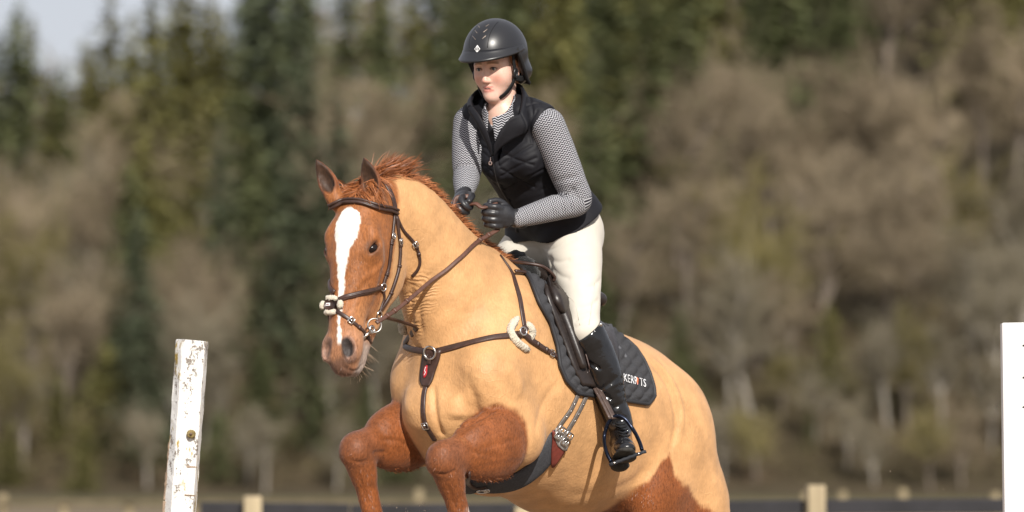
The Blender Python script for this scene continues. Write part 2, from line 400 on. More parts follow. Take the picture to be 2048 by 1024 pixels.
# trees: every kind is built once per variant, copies share its meshes
class Soup:
    def __init__(s): s.v, s.f = [], []
    def seg(s, a, b, ra, rb, n=4):
        d = unit(b - a); e = unit(np.cross(d, [.3, .5, .8])); g = np.cross(d, e); k = len(s.v)
        for p, r in ((a, ra), (b, rb)):
            for j in range(n): t = 2 * math.pi * j / n; s.v.append(p + r * (math.cos(t) * e + math.sin(t) * g))
        s.f += [(k + j, k + (j + 1) % n, k + n + (j + 1) % n, k + n + j) for j in range(n)]
    def quad(s, c, a, b): k = len(s.v); s.v += [c - a - b, c + a - b * .4, c + a * 1.2, c - a * .4 + b]; s.f.append((k, k + 1, k + 2, k + 3))
    def mesh(s, name): return mesh_np(name, np.array(s.v), np.array(s.f))
def bare_tree(seed, h, lean=0., spread=.5, twig=.030, moss=False):
    r = np.random.default_rng(seed); T, C = Soup(), Soup()
    p = np.zeros(3); d = unit(np.array([lean, r.normal() * .05, 1.])); fork = h * r.uniform(.28, .42); rad = h * .016
    pts = [p]
    for i in range(5): p = p + d * fork / 5; d = unit(d + r.normal(size=3) * .05 + [0, 0, .03]); pts.append(p)
    for i in range(5): T.seg(pts[i], pts[i + 1], rad * (1 - .09 * i), rad * (1 - .09 * (i + 1)), 6)
    def grow(p, d, ln, rad, lev):
        n = 4 if lev < 2 else 3
        for i in range(n):
            q = p + d * ln / n; (T if lev < 2 else C).seg(p, q, rad * (1 - .2 * i / n), rad * (1 - .2 * (i + 1) / n), 4 if lev < 2 else 3)
            if lev < 4:
                for _ in range((2, 2, 3, 3)[lev]):
                    dd = unit(d * .55 + r.normal(size=3) * (.50 + .1 * lev) + np.array([0, 0, .32])); grow(q, dd, ln * r.uniform(.42, .68), max(rad * .52, twig * .5), lev + 1) if r.random() < (.95, .85, .75, .6)[lev] else None
            p = q; d = unit(d + r.normal(size=3) * .16 + np.array([0, 0, .10]))
    for k in range(5):
        a = r.uniform(0, 6.28) ; dd = unit(np.array([math.cos(a) * spread, math.sin(a) * spread, 1.]) + .5 * d); grow(pts[3 + k % 3], dd, h * r.uniform(.26, .36), rad * .5, 1)
    return T.mesh('trunk'), C.mesh('crown')
def conifer(seed, h, w=.20, droop=.35, dens=1.):
    r = np.random.default_rng(seed); T, C = Soup(), Soup()
    for i in range(6): T.seg(np.array([0, 0, h * i / 6.]), np.array([0, 0, h * (i + 1) / 6.]), h * .012 * (1 - i / 6.2), h * .012 * (1 - (i + 1) / 6.2), 6)
    z = h * .06
    while z < h * .985:
        t = z / h; R_ = h * w * (1 - t) ** .75 * r.uniform(.75, 1.2) + .12
        for k in range(int(r.integers(7, 11) * dens)):
            a = r.uniform(0, 6.28); ln = R_ * r.uniform(.6, 1.15); d = np.array([math.cos(a), math.sin(a), 0]); sd = np.array([-d[1], d[0], 0]); m = max(2, int(ln / .32))
            for i in range(m):
                s = (i + .6) / m; c = np.array([0, 0, z]) + d * ln * s + np.array([0, 0, -droop * ln * s * s + .12 * ln * s]) + r.normal(size=3) * .09
                C.quad(c, unit(d + r.normal(size=3) * .35) * ln / m * .75, unit(sd + r.normal(size=3) * .35) * (.11 + .13 * (1 - s) * min(1, ln)))
        z += h * r.uniform(.016, .028)
    return T.mesh('trunk'), C.mesh('crown')
def leafy(name, c1, c2, sc_=.6): 
    m, N = newmat(name, .8, .15); oi = N.n('ObjectInfo').outputs['Random']
    f = N.n('TexNoise', Vector=N.n('TexCoord').outputs['Object'], Scale=sc_, Detail=4.).outputs['Fac']; f = N.n('MapRange', i0=f, i1=.35, i2=.65).outputs[0]
    c = N.mix(f, c1, c2); N.to(N.mix(1., c, N.n('MapRange', i0=oi, i1=0., i2=1., i3=.8, i4=1.25).outputs[0], 'MULTIPLY'), 'Base Color'); return m
m_bark = M('bark', (.17, .14, .115), .9, .1, var=(2., .3), bump=(8, .5, .05)); m_pale = M('pale_bark', (.30, .27, .23), .9, .1, var=(1.5, .3), bump=(8, .4, .04))
m_taupe = leafy('taupe_twigs', (.18, .142, .092), (.31, .25, .17)); m_grey = leafy('grey_twigs', (.145, .125, .085), (.26, .225, .16)); m_ochre = leafy('mossy_twigs', (.15, .13, .05), (.22, .185, .08))
m_fir = leafy('fir_needles', (.075, .090, .055), (.115, .130, .075)); m_green = leafy('green_needles', (.085, .098, .044), (.135, .145, .066)); m_olive = leafy('olive_needles', (.135, .130, .042), (.20, .185, .068))
BARE = [bare_tree(i, 12, l, s) for i, l, s in ((1, .02, .55), (2, -.05, .7), (3, .05, .45), (4, .0, .8))]
LEAN = [bare_tree(9, 12, .22, .4), bare_tree(10, 12, -.20, .35)]
CONI = [conifer(i, 16, w, d, 1.15) for i, w, d in ((1, .22, .35), (2, .27, .5), (3, .19, .25))]
WIDE = [conifer(i, 11, w, .2, 1.1) for i, w in ((5, .34), (6, .40))]
KIND = {'fir': ('fir_tree', CONI, m_fir, m_bark, 'dark green fir'), 'green': ('conifer_tree', CONI, m_green, m_bark, 'mid green conifer'), 'olive': ('conifer_tree', CONI, m_olive, m_bark, 'olive yellow conifer'), 'bush': ('evergreen_tree', WIDE, m_olive, m_bark, 'rounded olive tree'), 'gbush': ('evergreen_tree', WIDE, m_green, m_bark, 'rounded green tree'),
        'taupe': ('bare_tree', BARE, m_taupe, m_bark, 'bare taupe tree'), 'grey': ('bare_tree', BARE, m_grey, m_pale, 'bare grey tree'), 'ochre': ('bare_tree', BARE, m_ochre, m_bark, 'bare mossy tree'), 'lean': ('leaning_tree', LEAN, m_grey, m_pale, 'leaning pale tree')}
cache = {}
def tree(kind, px, y, h, var, label=None, group=None, zoff=0., rot=None):
    name, vs, mc, mtk, lab = KIND[kind]; i = var % len(vs); base_h = {id(BARE): 12.6, id(LEAN): 12, id(CONI): 16, id(WIDE): 11}[id(vs)]
    x = (px - 1024) / FPX * (CAM_D + y); root = bpy.data.objects.new(name, None); COL.objects.link(root); root.location = (x, y, float(hill(x, y)) - .15 + zoff)
    root.rotation_euler = (0, 0, rng.uniform(0, 6.28) if rot is None else rot); s = h / base_h; root.scale = (s * rng.uniform(.9, 1.15), s, s)
    tag(root, label or lab + ' on the wooded hillside behind the arena', 'tree', group or lab + 's in the wood')
    for nm, me, mat in (('trunk', vs[i][0], mtk), ('crown', vs[i][1], mc)):
        key = (kind, i, nm)
        if key not in cache: m2 = me.copy() if me.users else me; m2.name = nm; m2.materials.clear(); m2.materials.append(mat); cache[key] = m2
        o = bpy.data.objects.new(nm, cache[key]); COL.objects.link(o); o.parent = root
    return root
rr_ = np.random.default_rng(42)
def pick(*w): k = list(w[::2]); p = np.array(w[1::2], float); return k[rr_.choice(len(k), p=p / p.sum())]
BANDS = [ (176, 6.0, [(-200, 330, ('ochre', 2, 'grey', 2, 'bush', 2, 'gbush', 1)), (330, 640, ('gbush', 3, 'grey', 2)), (640, 1400, ('grey', 1, 'gbush', 1)), (1400, 1720, ('ochre', 2, 'grey', 2, 'gbush', 1)), (1720, 2250, ('grey', 4, 'ochre', 2, 'taupe', 1))], 62),  # distance, tree height, and what grows where across the picture
 (183, 9.5, [(-200, 60, ('ochre', 2, 'grey', 2, 'bush', 1)), (60, 230, ('grey', 3, 'taupe', 2, 'bush', 2)), (230, 330, ('gbush', 2, 'fir', 1)), (330, 460, ('grey', 3, 'bush', 1)), (460, 640, ('gbush', 3, 'green', 1)), (640, 1300, ('grey', 2, 'gbush', 1)), (1300, 1480, ('grey', 2, 'gbush', 1)), (1480, 1720, ('ochre', 2, 'taupe', 2, 'bush', 1)), (1720, 2250, ('grey', 4, 'taupe', 1, 'ochre', 1))], 72),
 (194, 12.5, [(-200, 200, ('taupe', 4, 'grey', 2, 'ochre', 1)), (200, 330, ('fir', 2, 'green', 1)), (330, 470, ('taupe', 2, 'grey', 2, 'olive', 1)), (470, 620, ('green', 2, 'fir', 2)), (620, 900, ('taupe', 3, 'fir', 1)), (900, 1220, ('grey', 1, 'green', 1)), (1220, 1420, ('grey', 2, 'taupe', 2, 'fir', 1)), (1420, 1980, ('taupe', 4, 'ochre', 2)), (1980, 2250, ('grey', 2, 'fir', 1))], 92),
 (212, 14.5, [(-200, 200, ('taupe', 2, 'grey', 2, 'ochre', 1)), (200, 420, ('olive', 1, 'taupe', 2, 'ochre', 1)), (420, 640, ('green', 3, 'fir', 2)), (640, 880, ('taupe', 4, 'green', 1)), (880, 1250, ('taupe', 2, 'green', 2)), (1250, 1500, ('taupe', 4, 'green', 1)), (1500, 2250, ('taupe', 5, 'ochre', 1, 'bush', 1))], 88),
 (234, 14.5, [(-200, 100, ('taupe', 2, 'olive', 1)), (100, 450, ('taupe', 3, 'olive', 1, 'grey', 1)), (450, 640, ('green', 3, 'fir', 1)), (640, 900, ('taupe', 3, 'green', 2)), (900, 1250, ('green', 2, 'olive', 1, 'taupe', 1)), (1250, 1560, ('taupe', 2, 'olive', 2, 'green', 2)), (1560, 1800, ('green', 3, 'taupe', 2, 'gbush', 1)), (1800, 2250, ('taupe', 3, 'olive', 3))], 84),
 (258, 16, [(-200, 60, ('green', 2, 'olive', 1)), (60, 250, ('olive', 3, 'bush', 2)), (60, 250, ('olive', 2, 'green', 1)), (250, 440, ('taupe', 3, 'olive', 2)), (300, 460, ('olive', 2, 'bush', 1)), (440, 640, ('fir', 2, 'green', 3)), (640, 800, ('taupe', 3, 'green', 1)), (800, 1230, ('olive', 2, 'green', 3)), (1230, 1500, ('olive', 3, 'taupe', 2, 'green', 2)), (1500, 1780, ('green', 4, 'gbush', 2, 'olive', 1)), (1780, 1950, ('taupe', 3, 'olive', 2)), (1950, 2250, ('olive', 4, 'bush', 1))], 80),
 (284, 17, [(-200, 440, ('olive', 2, 'green', 2, 'taupe', 1)), (-200, 440, ('olive', 2, 'taupe', 2, 'bush', 1)), (440, 640, ('fir', 2, 'green', 2)), (640, 1230, ('green', 3, 'olive', 2, 'taupe', 1)), (1230, 2250, ('green', 4, 'olive', 3, 'gbush', 1))], 84),
 (312, 18, [(-200, 50, ('fir', 1,)), (50, 480, ('olive', 2, 'green', 2, 'bush', 1)), (480, 640, ('fir', 1, 'green', 1)), (740, 2250, ('green', 2, 'olive', 2))], 96)]
nt_ = 0; PLAN = []
for dist, h0, spans, step in BANDS:
    for a, b, w in spans:
        n_ = max(1, round((b - a) / step))
        for i in range(n_):
            k = pick(*w); px = a + (b - a) * (i + .5 + rr_.uniform(-.35, .35)) / n_; hh_ = h0 * rr_.uniform(.8, 1.15) * (.62 if 'bush' in k else .95 if k in ('taupe', 'grey', 'ochre') else 1.1)
            PLAN.append((k, px, dist + rr_.uniform(-6, 6), hh_, nt_)); nt_ += 1
ZONES = ((-999, 330, 'at the far left'), (330, 640, 'left of the horse'), (640, 900, 'above the horse\'s head'), (900, 1230, 'behind the rider'), (1230, 1600, 'right of the rider'), (1600, 2999, 'at the far right'))
ORD = ('first', 'second', 'third', 'fourth', 'fifth', 'sixth', 'seventh', 'eighth', 'ninth', 'tenth', 'eleventh', 'twelfth', 'thirteenth', 'fourteenth', 'fifteenth', 'sixteenth', 'seventeenth', 'eighteenth', 'nineteenth', 'twentieth', 'middle', 'middle', 'middle', 'middle', 'middle', 'middle')
def zone(px): return next(z for a, b, z in ZONES if a <= px < b)
def height_(y): return "at the wood's foot" if y < 189 else 'low on the hillside' if y < 203 else 'on the middle slope' if y < 246 else 'high on the hillside' if y < 300 else 'on the hilltop'
bins = {}
for t in PLAN: bins.setdefault((t[0], height_(t[2]), zone(t[1])), []).append(t)
for (k, w_, z_), ts in bins.items():
    for i, t in enumerate(sorted(ts, key=lambda t: t[1])):
        tree(*t, '%s %s %s%s' % (KIND[k][4], w_, z_, '' if len(ts) == 1 else '; %s from left' % ORD[i]), '%s trees in the wood' % k.replace('gbush', 'dark evergreen').replace('bush', 'olive evergreen').replace('taupe', 'bare taupe').replace('grey', 'bare grey').replace('ochre', 'bare mossy'))
# trees the photograph lets one tell apart
tree('fir', 275, 186, 11.5, 0, 'tall dark green fir standing among bare trees left of the horse')
tree('fir', 30, 268, 19, 2, 'tall dark fir against the pale sky at the far left')
tree('green', 110, 272, 13.5, 1, 'pointed green conifer against the sky, second from the far left'); tree('olive', 190, 270, 14.5, 0, 'broad olive conifer against the sky left of the sky gap')
tree('fir', 283, 280, 13, 2, 'small lone fir standing in the gap of pale sky'); tree('olive', 372, 276, 16, 1, 'olive conifer with twin tops right of the sky gap'); tree('green', 445, 290, 13, 2, 'slender green conifer just left of the tall dark firs')
tree('fir', 545, 262, 21, 0, 'tallest dark fir touching the top of the picture left of the horse'); tree('green', 600, 250, 18, 1, 'tall green conifer beside the tallest dark fir')
tree('lean', 405, 181, 9.5, 0, 'bare leaning tree with a pale trunk behind the weathered jump post', rot=0.); tree('lean', 1500, 182, 10.5, 1, 'bare leaning tree with a pale trunk behind the horse\'s rump', rot=0.)
tree('taupe', 1640, 190, 13.5, 1, 'broad bare tree with a wide taupe crown right of the horse'); tree('taupe', 1820, 192, 14, 3, 'largest bare taupe tree with a rounded crown at the right'); tree('grey', 1950, 186, 10, 2, 'bare grey tree just left of the clean white jump post'); tree('taupe', 380, 187, 10.5, 0, 'bare tree with fanning taupe branches above the weathered post'); tree('taupe', 130, 188, 11, 1, 'wide bare taupe tree at the far left of the wood')
tree('green', 1620, 177, 2.6, 1, 'small bushy green conifer behind the right hand fence post'); tree('gbush', 520, 180, 5.5, 0, 'dense dark green bush below the tall firs left of the horse')
# undergrowth along the foot of the wood
ug = Soup(); r_ = np.random.default_rng(3)
for k in range(26000):
    y = 172 + abs(r_.normal()) * 18; x = r_.uniform(-34, 34); c = np.array([x, y, float(hill(x, y)) + r_.uniform(.0, 1.) ** 1.6 * (.7 + 2.0 * (math.sin(x * .9) * .5 + .5)) * 1.3]); ug.quad(c, unit(r_.normal(size=3)) * r_.uniform(.10, .35), unit(r_.normal(size=3)) * r_.uniform(.02, .10))
m_brush = leafy('bramble', (.09, .058, .038), (.085, .08, .035), .12)
tag(link('undergrowth', ug.mesh('undergrowth'), m_brush, smooth=False), 'brown brambles and dead bracken along the foot of the wood', kind='stuff')
# fences
def box(c, s, rot=0., bev=.0):
    bm = bmesh.new(); bmesh.ops.create_cube(bm, size=1.); bmesh.ops.scale(bm, vec=s, verts=bm.verts)
    if bev: bmesh.ops.bevel(bm, geom=bm.edges[:], offset=bev, segments=2, profile=.6, affect='EDGES')
    bmesh.ops.rotate(bm, cent=(0, 0, 0), matrix=Matrix.Rotation(rot, 3, 'Z'), verts=bm.verts); bmesh.ops.translate(bm, vec=c, verts=bm.verts)
    return bm
def bmobj(name, bm, mat, parent=None, smooth=False): me = bpy.data.meshes.new(name); bm.to_mesh(me); bm.free(); return link(name, me, mat, parent, smooth)
m_post = M('pale_post_wood', (.38, .31, .20), .85, .2, var=(9, .25), bump=(30, .4, .01), stretch=(1, 1, .15)); m_rail = M('black_rail', (.016, .015, .018), .6, .3, var=(5, .3)); m_oldpost = M('weathered_post', (.24, .195, .12), .9, .1, var=(5, .3), bump=(20, .4, .01))
def onx(px, y): return (px - 1024) / FPX * (CAM_D + y)
fa = empty('arena_fence', (onx(1631, 12), 12, 0), 'black board fence with pale square posts along the arena behind the horse', 'fence')
for px, top in ((505, 992), (1047, 1013), (1631, 970), (2170, 985)):
    z = CAM_Z + (HORIZON - top) * 27 / FPX; bmobj('post', box((onx(px, 12), 12, z / 2 - .1), (.12, .12, z + .2), .1, .012), m_post, fa)
for x0_, x1_, za, zb in ((400, 700, .80, .79), (700, 1240, .785, .80), (1240, 1631, .80, .815), (1631, 2320, .815, .83)):
    for dz in (0, -.30):
        a, b = onx(x0_, 12.09), onx(x1_, 12.09); bm = box((0, 0, 0), (b - a - .01, .03, .10), 0, .006); bmesh.ops.rotate(bm, cent=(0, 0, 0), matrix=Matrix.Rotation(-(zb - za) / (b - a), 3, 'Y'), verts=bm.verts); bmesh.ops.translate(bm, vec=((a + b) / 2, 12.09, (za + zb) / 2 - .05 + dz), verts=bm.verts); bmobj('board', bm, m_rail, fa)
fb = empty('paddock_fence', (0, 36, 0), 'far paddock fence of low round weathered posts and thin rails', 'fence')
for px, top in ((6, 988), (128, 1000), (258, 1004), (385, 1006), (838, 978), (1361, 1006), (1612, 985), (1685, 982), (1806, 977), (1990, 984)):
    z = CAM_Z + (HORIZON - top) * 51 / FPX; v_, f_ = tube([(onx(px, 36), 36, -.1), (onx(px, 36), 36, z - .02), (onx(px, 36), 36, z)], [.065, .06, .045], 10); part_ = link('post', mesh_py('post', v_, f_), m_oldpost, fb)
for z0 in (.62, .38): bmobj('rail', box((onx(1000, 36), 35.9, z0), (onx(2100, 36) - onx(-200, 36), .03, .045), 0, .006), M('paddock_rail', (.14, .11, .07), .9, .1, var=(5, .3)), fb)
bk = link('white_marker', mesh_py('white_marker', *tube([(onx(1889, 229), 229, float(hill(onx(1889, 229), 229))), (onx(1889, 229), 229, float(hill(onx(1889, 229), 229)) + 8.3), (onx(1889, 229), 229, float(hill(onx(1889, 229), 229)) + 9.2)], [.08, .10, .28], 8)) , M('marker_white', (.7, .7, .7), .6)) if 0 else None
# jump posts
pm, N = newmat('flaking_white_paint', .7, .3)
tc = N.n('TexCoord').outputs['Object']
big = N.n('TexNoise', Vector=N.n('Mapping', Vector=tc, Scale=(1, 1, .45)).outputs[0], Scale=22., Detail=9., Roughness=.68).outputs['Fac']; sml = N.n('TexNoise', Vector=tc, Scale=130., Detail=6.).outputs['Fac']
flake = N.n('MapRange', i0=N.math('ADD', big, N.math('MULTIPLY', sml, .35)), i1=.735, i2=.775).outputs[0]
moss = N.n('MapRange', i0=N.n('TexNoise', Vector=N.n('Mapping', Vector=tc, Location=(3, 1, 0), Scale=(1.4, 1, .5)).outputs[0], Scale=17., Detail=7., Roughness=.65).outputs['Fac'], i1=.585, i2=.63).outputs[0]
base = N.mix(sml, (.66, .65, .62), (.82, .81, .79)); base = N.mix(moss, base, (.36, .25, .055)); base = N.mix(flake, base, N.mix(sml, (.10, .085, .07), (.34, .29, .25)))
N.to(base, 'Base Color'); N.to(N.n('Bump', Strength=.7, Distance=.004, Height=N.math('SUBTRACT', sml, N.math('MULTIPLY', flake, 1.2))).outputs[0], 'Normal')
jl = empty('jump_post', (float(pt(352, 1478, .3)[0]), .3, 0), 'weathered white jump post with flaking paint and yellow lichen, leaning left of the horse', 'jump post')
y0 = .3; topL = pt(387, 680, y0); botL = pt(330, 945 + 8000 / 15.3, y0); ax = unit(topL - botL)
def timber(name, a, b, w, d, rot, mat, parent, bev=.005, cuts=0, jit=0., seed=0):
    ln = float(np.linalg.norm(np.array(b) - np.array(a))); bm = box((0, 0, ln / 2), (w, d, ln), 0, bev)
    if cuts:
        bmesh.ops.subdivide_edges(bm, edges=[e for e in bm.edges if abs(e.verts[0].co.z - e.verts[1].co.z) > ln * .5], cuts=cuts); r = np.random.default_rng(seed)
        for v_ in bm.verts: v_.co.x += r.normal() * jit; v_.co.y += r.normal() * jit
    ez = unit(np.array(b, float) - np.array(a, float)); ex = unit(np.array([1., 0, 0]) - ez * ez[0]); ey = np.cross(ez, ex); M4 = Matrix.Translation(Vector(a)) @ Matrix((ex, ey, ez)).transposed().to_4x4() @ Matrix.Rotation(rot, 4, 'Z'); bm.transform(M4); return bmobj(name, bm, mat, parent)
timber('board', botL + np.array([-.020, -.018, 0]), topL + np.array([-.0235, -.022, .0]), .062, .060, .55, pm, jl, .004, 40, .0011, 1)
timber('board', botL + np.array([.022, .002, 0]), topL + np.array([.026, -.002, -.004]), .052, .066, -.12, pm, jl, .004, 40, .0009, 2)
zs = (945 - 933) ; m_split = M('bare_wood', (.27, .20, .145), .9, .1, var=(40, .35), bump=(90, .5, .003))
for i, (px, ya, yb, w) in enumerate(((344, 850, 884, .006), (336, 885, 945, .016), (331, 945, 1000, .018), (326, 1002, 1060, .02))):
    timber('splinter', pt(px + 2 - 1, yb, y0 - .005), pt(px + 5, ya, y0 - .01), w, .012, .3, m_split, jl, .002, 6, .0012, 5 + i)
for yy in (933, 990): timber('joint', pt(373 if yy < 960 else 369, yy, y0 - .034), pt(394 if yy < 960 else 390, yy + 1.5, y0 - .034), .006, .004, 0, m_split, jl, .001)
c = pt(382, 868, y0 - .055); part_b = link('bolt_hole', mesh_py('bolt_hole', *tube([c + np.array([0, .02, 0]), c, c + np.array([0, -.003, 0])], [.017, .017, .012], 12)), M('rust_stain', (.20, .15, .06), .8, .3, var=(90, .4)), jl)
link('bolt', mesh_py('bolt', *tube([c, c + np.array([0, -.008, 0])], [.007, .006], 6)), M('rusty_steel', (.16, .11, .08), .5, .5, metal=.5), jl)
for s in (-1, 1): bmobj('foot', box((float(botL[0]) + s * .25, .3, .04), (.5, .09, .08), 0, .008), pm, jl)
m_clean = M('clean_white_paint', (.78, .78, .77), .55, .35, var=(14, .06), bump=(45, .45, .004), stretch=(1, 1, .15))
jr = empty('jump_post', (float(pt(2066, 900, .25)[0]), .25, 0), 'clean white jump post with pin holes at the right edge', 'jump post')
a = pt(2046, 945 + 8000 / 15.25, .25); b = pt(2035, 646, .25); timber('timber', a, b, .125, .09, -.04, m_clean, jr, .006)
for yy in (691, 755, 814): c = pt(2047, yy, .25 - .0475); link('pin_hole', mesh_py('pin_hole', *tube([c + np.array([0, .004, 0]), c + np.array([0, -.0012, 0])], [.0040, .0040], 10)), M('hole_dark', (.02, .018, .015), .9), jr)
for s in (-1, 1): bmobj('foot', box((float(a[0]) + s * .28, .25, .04), (.5, .09, .08), 0, .008), m_clean, jr)
# sand thrown up by the hooves
gr = Soup(); r_ = np.random.default_rng(12)
for k in range(76):
    px, py = (r_.normal(815, 40), 1045 - abs(r_.normal()) * 22) if k < 70 else (r_.uniform(1480, 1900), r_.uniform(850, 1020)); c = pt(px, py, r_.uniform(-.3, .2)); s = r_.uniform(.0006, .0018); gr.seg(c - [0, 0, s], c + [s * .5, 0, s], s, s * .6, 5)
tag(link('sand_spray', gr.mesh('sand_spray'), M('sand_grain', (.45, .36, .27), .9, .1)), 'loose grains of sand flying up under the horse', kind='stuff')
# ------------------------------------------------------------------ the horse
def C3(*a): return [hb(*q) for q in a]
horse_ops = []
def hu(k, p): horse_ops.append(('u', k, p)); return p
def hcut(k, p): horse_ops.append(('s', k, p)); return p
Lw = L
# trunk
bst = [(-.02, -.47, .255, .215), (-.05, -.472, .35, .245), (-.12, -.475, .38, .28), (-.35, -.465, .38, .315), (-.6, -.445, .37, .325),
       (-.82, -.375, .315, .305), (-.95, -.385, .28, .28), (-1.06, -.45, .24, .235), (-1.13, -.50, .19, .18)]
hu(.0, chain(C3(*[(f, 0, u) for f, u, h, w in bst]), [w for *_, w in bst], [h for f, u, h, w in bst], Lw, 8))
# neck
nst = [(.10, -.27, .27, .19), (.205, -.235, .24, .17), (.34, -.155, .195, .135), (.51, -.06, .157, .108), (.63, -.045, .135, .09), (.71, -.065, .10, .08)]
hu(.08, chain(C3(*[(f, 0, u) for f, u, h, w in nst]), [w for *_, w in nst], [h for f, u, h, w in nst], Lw))
# crest of the neck
hu(.05, chain(C3((-.06, 0, -.075), (.12, 0, -.055), (.28, 0, -.04), (.49, 0, .025), (.63, 0, .035), (.73, 0, -.03)), [.05, .045, .04, .04, .04, .04]))
for s in (-1, 1):
    # shoulder blade, point of the shoulder, breast muscles
    hu(.10, chain(C3((-.08, s * .12, -.19), (.06, s * .175, -.32), (.15 if s > 0 else .12, s * (.175 if s > 0 else .15), -.50)), [.06, .08, .085], [.11, .13, .11], Lw))
    hu(.03, ell(hb(.145 if s > 0 else .12, s * (.10 if s > 0 else .085), -.615), (.105, .088, .15), (F, L, U)))
    hu(.04, ell(hb(.135 if s > 0 else .11, s * (.185 if s > 0 else .16), -.54), (.10, .085, .12), (F, L, U)))
    hu(.06, chain(C3((.15 if s > 0 else .12, s * (.2 if s > 0 else .175), -.53), (-.02, s * .235, -.70)), [.085, .085], [.12, .11], Lw))
# sternum between the forelegs
hu(.08, chain(C3((.2, 0, -.68), (.0, 0, -.78), (-.15, 0, -.78)), [.12, .14, .15], [.09, .09, .09], Lw))
# haunches
for s in (-1, 1):
    hu(.08, ell(hb(-.93, s * .175, -.46), (.22, .14, .29), (F + .25 * U, L, U - .25 * F)))
    hu(.08, chain(C3((-.98, s * .18, -.46), (-1.14, s * .20, -.62), (-1.22, s * .20, -.80)), [.12, .125, .095], [.17, .175, .14], Lw))
    hu(.06, chain(C3((-.95, s * .22, -.40), (-.86, s * .235, -.60), (-.88, s * .225, -.72)), [.085, .085, .07], [.14, .12, .10], Lw))
# flank and belly
hu(.1, chain(C3((-.55, 0, -.66), (-.75, 0, -.60)), [.25, .2], [.155, .12], Lw))
# forelegs: forearms raised straight forward, cannons folded down and back
def fore(s, elbow, knee, fet, kr=1.0):
    e, k, f = [np.array(q) for q in (elbow, knee, fet)]; d = unit(k - e); g = unit(f - k)
    w = unit(np.cross(d, g))
    up = unit(np.cross(w, d))
    if up[2] < 0: up = -up
    a = hu(.014, chain([e + d * .14 + up * .022, e + d * .18 + up * .018, e + d * .24 + up * .014, k - d * .13 + up * .008, k - d * .05], [.088, .088, .078, .062, .054], [.134, .130, .114, .088, .062], w))
    n = chain([k - d * .05 + up * .005, k + d * .008 - up * .005, k + g * .045 + d * .005, k + g * .10], [.052, .062, .056, .044], [.056, .066, .056, .044], w)
    hu(.022, n)
    hu(.02, ell(k + d * .022 + g * .01, (.046, .042, .042), (w, d, g)))
    c = hu(.03, chain([k + g * .08, k + g * .17, f - g * .05, f], [.043, .038, .036, .044], [.047, .043, .04, .048], w))
    p = f + unit(g * .8 - d * .6) * .10
    hu(.02, chain([f, f * .4 + p * .6, p], [.042, .033, .045], [.046, .036, .05], w))
    h = hu(.01, chain([p, p + unit(g * .8 - d * .6) * .075], [.05, .062], [.056, .072], w))
    return (e, k, f, p, w, d, g, a, n)
E1 = hb(-.03, .25, -.735); K1 = pt(889, 914, -.60)
FL1 = fore(1, E1, K1, pt(932, 1080, -.50))
E2 = hb(-.03, -.20, -.695); K2 = pt(715, 896, -.32)
FL2 = fore(-1, E2, K2, pt(758, 1085, -.25))
# hind legs down to the ground
HL = []
for s, hock, foot in ((1, hb(-1.34, .19, -.98), np.array([.62, .50, .0])), (-1, hb(-1.30, -.19, -1.00), np.array([.42, .72, .0]))):
    st = hb(-.90, s * .22, -.68); pb = foot + np.array([.0, 0, .11]); ft = foot + np.array([.07, .085, .20])
    hu(.06, chain([st + .02 * U, st * .6 + hock * .4, hock], [.10, .07, .05], [.145, .10, .075], L))
    hu(.03, ell(hock, (.048, .06, .075), (L, F, U)))
    hu(.02, chain([hock, hock * .5 + ft * .5, ft], [.044, .036, .044], [.058, .04, .048], L))
    hu(.02, chain([ft, pb], [.042, .045], None, L)); hu(.01, chain([pb, foot + np.array([-.02, -.02, .0])], [.052, .066], None, L))
    HL.append((st, hock, ft))
# head
ha = R(61); TILT = R(13)
hh = np.array([-math.cos(ha), -math.sin(ha), 0]); HLt = np.array([math.sin(ha), -math.cos(ha), 0])
HD = np.array([0, 0, -1.]) * math.cos(TILT) + hh * math.sin(TILT); HN = hh * math.cos(TILT) + np.array([0, 0, 1.]) * math.sin(TILT)
HO = pt(716, 497, -.63) - .22 * HD
def hd(d, n, l=0): return HO + d * HD + n * HN + l * HLt
sk = [(.02, -.035, .066, .075), (.09, .0, .088, .085), (.17, .012, .098, .088), (.24, .014, .097, .088), (.32, .012, .084, .080), (.42, .014, .070, .070), (.52, .012, .064, .066), (.60, .002, .062, .060), (.645, -.012, .050, .046)]
hu(.05, chain([hd(d, n) for d, n, *_ in sk], [w for *_, w, r in sk], [r for *_, r in sk], HLt))
for s in (-1, 1):
    hu(.035, ell(hd(.235, -.125, s * .045), (.15, .125, .05), (HD, HN, HLt)))          # cheek
    hu(.03, ell(hd(.165, -.06, s * .055), (.10, .09, .04), (HD, HN, HLt)))
    hu(.03, chain([hd(.30, -.17, s * .04), hd(.42, -.125, s * .032), hd(.56, -.08, s * .02)], [.03, .026, .024], [.055, .042, .03], HLt))
    hu(.03, chain([hd(.15, .052, s * .074), hd(.185, .055, s * .085), hd(.215, .045, s * .090)], [.018, .024, .018]))  # brow
    hu(.03, ell(hd(.37, -.06, s * .035), (.09, .07, .03), (HD, HN, HLt)))
    hu(.025, chain([hd(.26, -.005, s * .088), hd(.34, -.012, s * .068), hd(.40, -.018, s * .055)], [.018, .018, .012]))  # facial crest
    hu(.02, ell(hd(.595, .028, s * .050), (.058, .038, .028), (HD + .25 * HN, HN - .25 * HD, HLt)))                    # nostril flare
hu(.02, chain([hd(.53, -.065), hd(.61, -.072), hd(.655, -.06)], [.04, .044, .036], [.028, .032, .026], HLt))           # chin and lower lip
hu(.02, ell(hd(.655, .004), (.033, .037, .043), (HD, HN, HLt)))                                                        # upper lip
